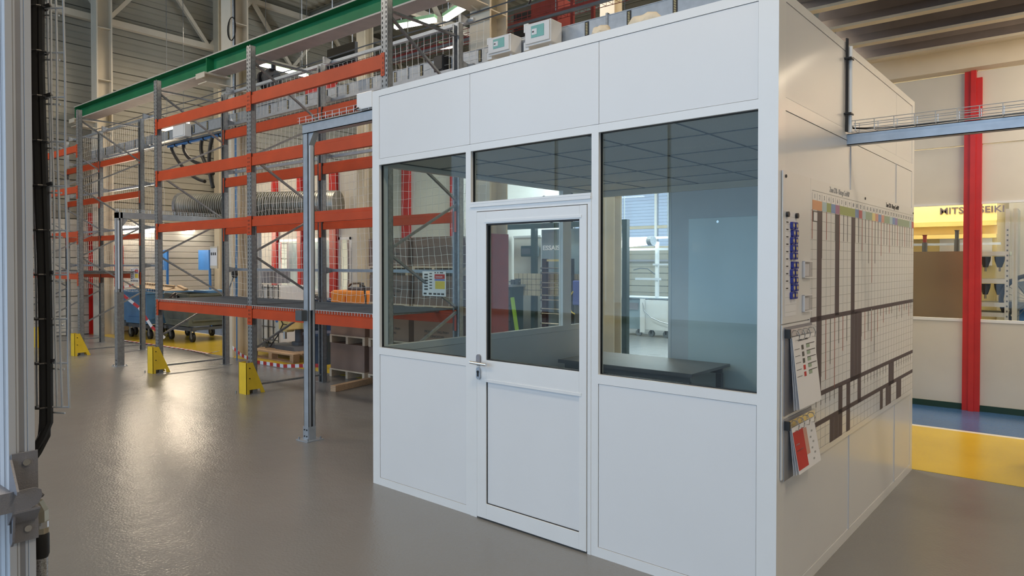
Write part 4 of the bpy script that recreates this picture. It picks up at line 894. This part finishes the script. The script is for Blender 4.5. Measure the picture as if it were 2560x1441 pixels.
# orange machine with black cable
t = th('orange_machine', 'bright orange floor machine with a black hose on top', 'machine', (-9.93, 7.25, 0)); ob('body', B().box(0, 0, .12, .95, .55, 1.20), 'orm', t, bev=.05); ob('groove', B().box(-.002, -.004, .9, .952, .002, .93).box(.42, -.004, .3, .44, .002, 1.1), 'orange', t); ob('top_fitting', B().box(.3, .15, 1.20, .72, .4, 1.25).cyl((.55, .25, 1.25), (.55, .25, 1.33), .04, 10), 'slate', t)
ob('hose', B().tube([(.25, .2, 1.26), (.45, .12, 1.32), (.75, .06, 1.33), (.93, .0, 1.28), (1.0, -.03, 1.1), (1.01, -.03, .7)], .018, 8), 'black', t, smooth=True)
for x_ in (.08, .80):
    for y_ in (.05, .42): ob('foot', B().box(x_, y_, 0, x_ + .07, y_ + .07, .12), 'black', t)
# notice on column
o = ob('paper_notice', B().box(-.12, -.004, 0, .12, 0, .32).box(-.09, -.006, .20, -.05, -.004, .24).box(-.02, -.006, .20, .02, -.004, .24).box(.05, -.006, .20, .09, -.004, .24), 'paper'); o.location = (-12.05, 6.28, 1.62); tag(o, 'white paper notice with dark pictures beside the left bay upright', 'paper')
ob('pictogram', B().box(-.09, -.008, .19, -.05, -.006, .24).box(-.02, -.008, .19, .02, -.006, .24).box(.05, -.008, .19, .09, -.006, .24), 'ink', o); ob('backing', B().box(-.13, 0, -.05, .13, .02, .35), 'cream', o)
o = th('blue_conduit', 'thin blue conduit running down beside the left bay rear upright', 'pipe', (-11.05, 6.16, 0)); ob('pipe', B().cyl((0, 0, .9), (0, 0, 3.9), .02, 8), 'bcable', o); ob('reel', B().cyl((.0, -.05, 1.50), (0, -.02, 1.50), .09, 14), 'black', o); ob('hose_loop', B().tube([(-.02, -.05, 1.42), (-.12, -.06, 1.25), (-.14, -.06, 1.05), (-.04, -.06, .98), (.04, -.06, 1.1), (.02, -.06, 1.35)], .012, 6), 'galv', o); ob('drop', B().cyl((0, 0, 0), (0, 0, .9), .012, 6), 'bcable', o)

# ------------------------------------------------------------------ MACHINE ROOM (right, behind its window)
t = th('machine_tool', 'yellow machine tool with dark maker lettering behind the glass', 'machine', (-2.6, 10.55, 0))
ob('body', B().box(0, .05, 0, 1.90, 2.2, 2.60), 'myel', t); ob('fascia', B().box(0, 0, 2.20, 1.90, .06, 2.55), 'myel', t); ob('ledge', B().box(0, -.05, 2.14, 1.90, .05, 2.20).box(0, -.08, 1.98, 1.90, .05, 2.03), 'myel2', t); ob('rail', B().box(0, -.12, 1.76 + .13, 1.95, -.08, 1.92), 'galvl', t); ob('notice', B().box(1.28, .035, 1.63, 1.85, .05, 2.0), 'paper', t)
text('lettering', 'MITSUI SEIKI', .115, 'pbar', t, (1.28, -.006, 2.305), FX, 1.12, bold=.002, label='dark maker lettering')
o = th('cardboard', 'large plain brown cardboard sheet standing behind the left window', 'cardboard', (-2.2, 9.60, 0)); ob('sheet', B().box(0, 0, 0, 1.26, .02, 1.80), 'cardk', o); ob('fold', B().box(0, -.002, .9, 1.26, 0, .905), 'card', o)
for x_, h_, nm, c in ((-1.62, .14, 'short dark tool holder on the left above the cardboard', 'slate'), (-1.40, .20, 'tool holder with a red upper half above the cardboard', 'dkred'), (-.98 - .08, .25, 'tallest dark tool holder above the cardboard', 'slate')):
    o = th('tool_holder', nm, 'tool', (x_, 9.95, 0), 0, 'tool holders above the cardboard'); ob('shaft', B().tube([(0, 0, 1.80), (0, 0, 1.80 + h_ * .6)], .03, 10), 'slate', o); ob('tip', B().tube([(0, 0, 1.80 + h_ * .6), (0, 0, 1.80 + h_), (0, 0, 1.815 + h_)], .022, 10, True, [.022, .022, .03]), c, o); ob('stand', B().box(-.04, -.04, 0, .04, .04, 1.80), 'slate', o)
t = th('tool_rack', 'pale perforated steel rack with shelves of black tool cones', 'rack', (-.98, 9.95, 0))
ob('side_upright', B().box(.40, 0, 0, .44, .04, 2.3).box(.47, .0, 0, .52, .5, 2.3), 'mgrey', t)
hb = B()
for k in range(20): hb.box(.415, -.002, .9 + k * .06, .43, .001, .92 + k * .06)
ob('slots', hb, 'slate', t)
for z in (.90, 1.02, 1.14, 1.42, 1.75): ob('shelf', B().box(0, .02, z, .44, .5, z + .05), 'mgrey', t)
for z, ln_ in ((1.75, 'upper'), (1.42, 'lower')):
    for k in range(3):
        o = th('tool_cone', f"{('left', 'middle', 'right')[k]} black tool cone hanging from the {ln_} rack shelf", 'tool', (-.98 + .06 + k * .14, 10.1, z - .01), 0, 'black tool cones')
        ob('cone', B().tube([(0, 0, 0), (0, 0, -.05), (0, 0, -.13)], .05, 14, True, [.055, .05, .025]), 'black', o, smooth=True); ob('stud', B().cyl((0, 0, -.18), (0, 0, -.13), .012, 8), 'brass', o)
t = th('floor_fan', 'round black wire floor fan behind the right window', 'fan', (-.32, 10.1, 0))
ob('guard_ring', B().tube([(.30 * cos(a), -.06, 1.22 + .30 * sin(a)) for a in [k * pi / 14 for k in range(29)]], .025, 8), 'blackp', t); ob('motor', B().cyl((0, -.08, 1.22), (0, .12, 1.22), .07, 14), 'blackp', t)
for k in range(20):
    a = k * pi / 10; ob('guard_wire', B().tube([(.06 * cos(a), -.11, 1.22 + .06 * sin(a)), (.29 * cos(a), -.07, 1.22 + .29 * sin(a))], .003, 4), 'galv', t)
for k in range(4):
    a = k * pi / 2 + .4; ob('blade', B().add([(.05 * cos(a), -.02, 1.22 + .05 * sin(a)), (.25 * cos(a - .35), -.04, 1.22 + .25 * sin(a - .35)), (.27 * cos(a + .3), .02, 1.22 + .27 * sin(a + .3)), (.08 * cos(a + .6), .02, 1.22 + .08 * sin(a + .6))], [(0, 1, 2, 3)]), 'galvl', t)
ob('stand', B().cyl((0, .02, .0), (0, .02, .92), .025, 8).box(-.2, -.15, 0, .2, .2, .03), 'blackp', t)
o = ob('blue_crate', B().box(-.3, -.2, 0, .3, .2, 1.12).box(-.32, -.22, 1.08, .32, .22, 1.12), 'flag'); o.location = (-.18, 10.9, 0); tag(o, 'blue plastic crate low in the right window', 'crate')
# round table
t = th('round_table', 'grey round high table cut by the right picture edge', 'table', (.42, 6.85, 0))
ob('tabletop', B().cyl((0, 0, .71), (0, 0, .75), .60, 48), 'tabt', t, smooth=True); ob('edge_band', B().cyl((0, 0, .712), (0, 0, .748), .603, 48), 'grey', t, smooth=True); ob('pedestal', B().cyl((0, 0, .02), (0, 0, .71), .05, 16), 'galv', t); ob('foot', B().cyl((0, 0, 0), (0, 0, .02), .3, 24), 'slate', t)

# ------------------------------------------------------------------ BEYOND THE CUBICLE
t = th('green_frame', 'dark green steel portal frame seen through the door glass', 'frame', (0, 11.0, 0))
ob('lintel', B().box(-9.15, -.05, 2.36, -6.2, .05, 2.46), 'dgreen', t); ob('post', B().box(-8.38, -.05, 0, -8.28, .05, 2.36), 'dgreen', t); ob('post', B().box(-6.3, -.05, 0, -6.2, .05, 2.36), 'dgreen', t); ob('brace', B().bar((-7.9, 0, 2.46), (-8.1, 0, 3.0), .04, .04), 'dgreen', t)
t = th('test_booth', 'blue grey test booth panel lettered in white behind the cubicle', 'panel', (-8.24, 11.12, 0))
ob('panel', B().box(0, 0, 0, 1.05, .06, 2.34), 'bgrey', t); ob('door_leaf', B().box(1.06, .01, 0, 1.8, .05, 2.34), 'bgrey', t); text('lettering', 'ESSAIS', .125, 'paper', t, (.03, -.004, 1.93), FX, 1.2, bold=.004, label='white block lettering')
t = th('grey_partition', 'pale grey partition with a hanging dark unit left of the green post', 'panel', (-9.10, 11.3, 0)); ob('panel', B().box(0, 0, 0, .72, .05, 2.2), 'cladw', t); ob('top_rail', B().box(0, -.02, 2.2, .72, .07, 2.24), 'frame', t)
o = th('wall_unit', 'dark box unit fixed high on the pale partition', 'box', (-8.68, 11.0, 1.80)); ob('case', B().box(0, 0, 0, .28, .25, .22), 'dgreen', o, bev=.01); ob('window', B().box(.03, -.004, .05, .25, 0, .17), 'slate', o); ob('arm', B().box(.1, .2, .05, .14, .32, .1), 'dgreen', o)
t = th('red_machine', 'dark red machine column with a side shelf at the door glass left edge', 'machine', (-9.05, 9.9, 0)); ob('column', B().box(-.02, 0, 0, .16, .3, 2.1), 'dkred', t, bev=.01); ob('shelf', B().box(.10, -.05, 1.66, .42, .2, 1.70).prism([(.16, 1.66), (.36, 1.66), (.16, 1.58)], 'y', 0, .03), 'dkred', t); ob('cables', B().tube([(.1, -.02, 1.70), (.22, -.04, 1.86), (.34, -.04, 1.78), (.36, -.02, 1.68)], .015, 6), 'black', t)
t = th('tool_cabinet', 'dark drawer tool cabinet with a steel top behind the red machine', 'cabinet', (-9.12, 10.48, 0)); ob('body', B().box(0, 0, .1, .62, .38, 1.20), 'dgreen', t, bev=.006); ob('worktop', B().box(-.02, -.02, 1.20, .66, .40, 1.24), 'galvl', t)
for k in range(6): ob('drawer_front', B().box(.03, -.012, .20 + k * .16, .59, 0, .34 + k * .16), 'slate', t)
for x_ in (.02, .52): ob('foot', B().box(x_, .05, 0, x_ + .08, .36, .1), 'black', t)
o = th('vice', 'small dark vice on the steel worktop', 'vice', (-8.62, 10.6, 1.24)); ob('jaw', B().box(0, 0, 0, .08, .1, .1).box(.12, 0, 0, .18, .1, .12), 'slate', o); ob('screw', B().cyl((-.08, .05, .06), (.2, .05, .06), .015, 8), 'galv', o)
t = th('tool_rack', 'black twin post rack holding pairs of chrome rods', 'rack', (-7.92, 10.7, 0))
for x_ in (0, .60): ob('post', B().box(x_, 0, .0, x_ + .10, .08, 1.75), 'blackp', t)
ob('top_bar', B().box(.1, .02, 1.70, .6, .06, 1.74), 'tan', t); ob('foot', B().box(-.12, -.12, 0, .2, .2, .03).box(.5, -.12, 0, .82, .2, .03), 'blackp', t)
for i, z in enumerate((.42, .70, .96, 1.20, 1.48)):
    for dz in (0, .09): r_ = ob('chrome_rod', B().cyl((.02, -.03, z + dz), (.64, -.03, z + dz), .013, 8), 'chrome', t); ob('end_cap', B().cyl((.0, -.03, z + dz), (.02, -.03, z + dz), .026, 10), 'galv', r_)
t = th('reflected_board', 'added board standing in for a beige grid reflection in the door glass', 'board', (-8.75, 10.88, 1.02)); ob('board', B().box(0, 0, 0, 1.9, .02, .44), 'beige', t)  # solid board added in place of a reflection in the door glass
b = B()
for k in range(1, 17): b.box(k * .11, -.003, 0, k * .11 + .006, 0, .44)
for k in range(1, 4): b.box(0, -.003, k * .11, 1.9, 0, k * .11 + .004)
ob('reflected_grid', b, 'pdark', t, kind='stuff'); ob('leg', B().box(.02, 0, -1.02, .06, .02, 0).box(1.84, 0, -1.02, 1.88, .02, 0), 'slate', t)
o = ob('lime_strap', B().bar((-8.40, 10.38, 1.0), (-8.28, 10.38, .35), .06, .05).box(-8.34, 10.34, 0, -8.22, 10.42, .36), 'lime'); tag(o, 'leaning lime green bar beside the tool cabinet', 'bar')
o = th('blue_hose_reel', 'blue bag with a yellow hose loop at the right of the door glass', 'reel', (-6.96, 10.4, 0)); ob('body', B().box(-.05, 0, .9, .12, .12, 1.35), 'bluep', o, bev=.02); ob('hose', B().tube([(-.02, -.02, 1.15), (-.10, -.02, 1.05), (-.12, -.02, .90), (-.06, -.02, .78), (.02, -.02, .74)], .012, 6), 'yelp', o); ob('post', B().box(-.02, .05, 0, .04, .1, .9), 'slate', o)
# right pane far things
t = th('white_partition', 'tall white partition edge standing left of the bench trolley', 'panel', (-9.46, 14.8, 0)); ob('panel', B().box(0, 0, 0, 1.02, .08, 2.36), 'white', t); ob('top_cap', B().box(0, -.02, 2.36, 1.04, .10, 2.40), 'frame', t)
t = th('wire_trolley', 'dark tall shelf trolley on castors left in the right window', 'trolley', (-7.95, 12.6, 0))
for x_ in (-.50, 0): ob('post', B().box(x_, 0, .1, x_ + .06, .06, 1.62), 'slate', t)
for z in (.35, .75, 1.15, 1.5): ob('shelf', B().box(-.46, 0, z, .02, .5, z + .025), 'slate', t)
for x_ in (-.47, .03): cc = ob('castor', B().cyl((x_, 0, .06), (x_, .04, .06), .06, 12), 'galv', t)
t = th('bench_trolley', 'white wheeled workbench with an upright pole seen beyond the cubicle', 'workbench', (-8.15, 14.0, 0))
ob('worktop', B().box(-.05, 0, .86, 1.35, .7, .89), 'galvl', t); ob('left_cabinet', B().box(0, .05, .16, .56, .65, .84), 'bgrey', t); ob('drawer', B().box(.06, .04, .60, .50, .05, .76), 'grey', t); ob('right_cabinet', B().box(.70, -.02, .16, 1.28, .65, .84), 'frame', t, bev=.004); ob('side_board', B().box(.60, -.06, .10, .72, -.03, .86), 'frame', t)
for x_ in (.15, .5, .82, 1.18): w_ = ob('castor', B().cyl((x_, .06, .075), (x_, .11, .075), .072, 14), 'galv', t); ob('fork', B().box(x_ - .02, .055, .07, x_ + .02, .06, .17), 'slate', w_)
ob('pole', B().box(.80, .28, .89, .87, .35, 2.16), 'frame', t); ob('arm', B().box(.30, .26, 1.28, .95, .30, 1.33).box(.75, .26, 1.62, 1.5, .30, 1.66), 'alu', t); ob('lamp_neck', B().tube([(.82, .24, 1.42), (.65, .22, 1.54), (.45, .22, 1.55), (.28, .22, 1.51)], .012, 6), 'slate', t); ob('hose', B().tube([(.66, -.05, .78), (.72, -.1, .6), (.9, -.1, .45), (1.15, -.1, .36), (1.4, -.1, .32)], .012, 6), 'galv', t)
t = th('tube_lamp', 'long cylindrical machine lamp hanging over the bench trolley', 'lamp', (-8.25, 14.0, 2.10)); ob('tube', B().cyl((0, 0, 0), (1.05, -.25, .06), .085, 18), 'lampc', t, smooth=True); ob('end_cap', B().cyl((1.02, -.243, .058), (1.14, -.27, .065), .105, 18), 'galv', t, smooth=True); ob('rail', B().box(-.1, .1, .12, 1.6, .16, .17), 'frame', t); ob('rail', B().box(-.1, .05, -.14, 1.6, .10, -.09), 'alu', t); ob('hanger', B().cyl((.2, .1, .17), (.2, .1, 6.9), .01, 6).cyl((1.3, .1, .17), (1.3, .1, 6.9), .01, 6), 'galv', t)
t = th('wall_rail', 'dark horizontal trunking rail on the far cladding', 'rail', (-11, 16.9, 1.72)); ob('rail', B().box(0, 0, 0, 6, .05, .05), 'grey', t); ob('clip', B().box(1, -.02, -.05, 1.05, 0, .1).box(3, -.02, -.05, 3.05, 0, .1), 'slate', t)

# ------------------------------------------------------------------ NEAR LEFT: profile post, cables
t = th('aluminium_post', 'grooved aluminium profile post close to the camera at the left edge', 'post', (-1.639, .474, 0))
ob('core', B().box(-.088, -.0445, 0, -.0018, -.001, 3.4), 'alud', t)
b = B()
for a, c in ((-.045, -.0325), (-.0315, -.0272), (-.0178, -.0135), (-.0125, 0)): b.box(-.006, a, 0, 0 if (c - a) > .006 else -.0012, c, 3.4)
ob('profile_face', b, 'alu', t, bev=.0006)
b = B()
for a, c in ((-.09, -.0735), (-.0725, -.0695), (-.0605, -.0575), (-.0565, -.0335), (-.0325, -.0295), (-.0205, -.0175), (-.0165, -.0061)): b.box(a, -.045 + (0 if (c - a) > .006 else -.0004), 0, c, -.039, 3.4)
ob('profile_face', b, 'alu', t, bev=.0006)
ob('foot', B().box(-.12, -.08, 0, .03, .03, .01), 'alud', t)
t = th('shelf_bracket', 'grey steel shelf on a clamp bracket fixed to the near profile post', 'bracket', (-1.637, .474, 1.15))
ob('wall_plate', B().box(.0, -.042, -.06, .004, .003, .120), 'grey', t); ob('screw', B().cyl((.004, -.018, .10), (.009, -.018, .10), .0065, 14), 'chrome', t); ob('screw', B().cyl((.004, -.016, -.035), (.008, -.016, -.035), .0065, 14), 'chrome', t)
ob('gusset', B().prism([(.004, .11), (.008, .11), (.05, .055), (.05, .048), (.004, .048)], 'y', -.046, -.042), 'grey', t)
lip = [(-.32, .012), (-.018, .012), (-.004, .020), (.002, .034), (0, .046), (-.010, .052), (-.32, .052)]
ob('shelf_lip', B().prism(lip, 'x', .028, .032), 'grey', t); ob('shelf_plate', B().box(-.30, -.32, .044, .030, -.044, .048), 'grey', t)
ob('lower_flange', B().prism([(.004, .012), (.034, .012), (.034, .008), (.010, -.018), (.004, -.02)], 'y', -.05, -.002), 'grey', t)
ob('lower_gusset', B().prism([(.004, .012), (.03, .012), (.022, -.05), (.012, -.062), (.004, -.055)], 'y', -.047, -.043), 'grey', t); ob('slot', B().prism(oval(.014, -.02, .008, .03, 5), 'y', -.0475, -.047), 'black', t)
# wire tray + cable bundle
t = th('wire_tray', 'bright vertical wire cable tray beside the near profile post', 'tray', (-1.685, .502, 0))
ZT0, ZT1 = 1.345, 3.0
V = [(.020, .017), (.029, .024, ), (.042, .034), (-.014, -.008), (-.006, .020)]
for j, (a, c) in enumerate(V):
    pts = [(a + .0010 * sin(k * .9 + j) - (k - 8) * .00022, c + .0008 * cos(k * .7 + j) - (k - 8) * .00018, ZT0 + (ZT1 - ZT0) * k / 34) for k in range(35)]
    ob('long_wire', B().tube(pts, .0022, 6), 'wire', t)
rm = B().tube([(-.016, -.010, 0), (.042, .034, 0)], .0021, 6).mesh('cross_wire', M['wire']); rm2 = B().tube([(-.016, .0, -.012), (.029, .030, -.014)], .0021, 6).mesh('cross_wire', M['wire'])
z = ZT0 + .002
while z < ZT1: put('cross_wire', rm, t, (-.00022 * (z - 1.7) * 20, -.0036 * (z - 1.7), z)); put('cross_wire', rm2, t, (-.0044 * (z - 1.7), -.0036 * (z - 1.7), z)); z += .0935
t = th('cable_bundle', 'thick black cable bundle strapped to the wire tray', 'cable', (-1.6865, .501, 0))
for j, (a, c, r_) in enumerate(((.005, .004, .0082), (-.0045, -.0035, .0082), (.003, -.006, .007), (-.003, .006, .007), (.0, .0, .009))):
    pts = [(a + .0022 * sin(k * .35) + .006 * max(0, 1 - k / 14), c + .0018 * sin(k * .3 + j * .5) + .005 * max(0, 1 - k / 14), 1.345 + k * .05) for k in range(34)]
    low = [(-.024 - .002 * j, -.030 + .002 * j, 1.215), (-.012, -.014 + .002 * j, 1.25), (-.001 + a, -.001 + .002 * j, 1.285), (a + .006, c + .005, 1.315)]
    ob('cable', B().tube(low + pts, r_, 8), 'black', t, smooth=True)
z = 1.347; k_ = 0
while z < 3:
    tt = ob('cable_tie', B().tube([(.016 * cos(a) + .001, .016 * sin(a), z) for a in [k * pi / 6 for k in range(13)]], .0022, 5), 'blackp', t)
    if k_ % 2: ob('tie_tail', B().bar((.010, .008, z + .002), (.022, .016, z + .006), .007, .006), 'blackp', tt)
    z += .0935; k_ += 1
t = th('hose_connector', 'nickel elbow connector with black sleeve and braided hose at the post foot', 'hose', (-1.681, .496, 0))
ob('elbow', B().tube([(-.016, -.014, 1.150), (-.004, -.005, 1.143), (.0, .0, 1.128), (0, 0, 1.106)], .013, 6, True, [.010, .012, .0135, .0135]), 'brass', t); ob('collar', B().cyl((0, 0, 1.094), (0, 0, 1.107), .0142, 18), 'chrome', t); ob('nut', B().cyl((0, 0, 1.082), (0, 0, 1.094), .0142, 8), 'brass', t)
ob('sleeve', B().tube([(0, 0, 1.084), (0, 0, 1.078), (0, 0, 1.038), (0, 0, 1.030)], .016, 16, True, [.0125, .0145, .0145, .012]), 'black', t, smooth=True); ob('braided_hose', B().tube([(0, 0, 1.032), (0, 0, .98), (.0, .0, .6), (-.005, -.005, .03), (-.005, -.005, 0)], .0115, 14), 'braid', t, smooth=True)
ob('tip', B().bar((-.006, -.006, 1.170), (.004, .002, 1.160), .006, .006), 'blackp', t)
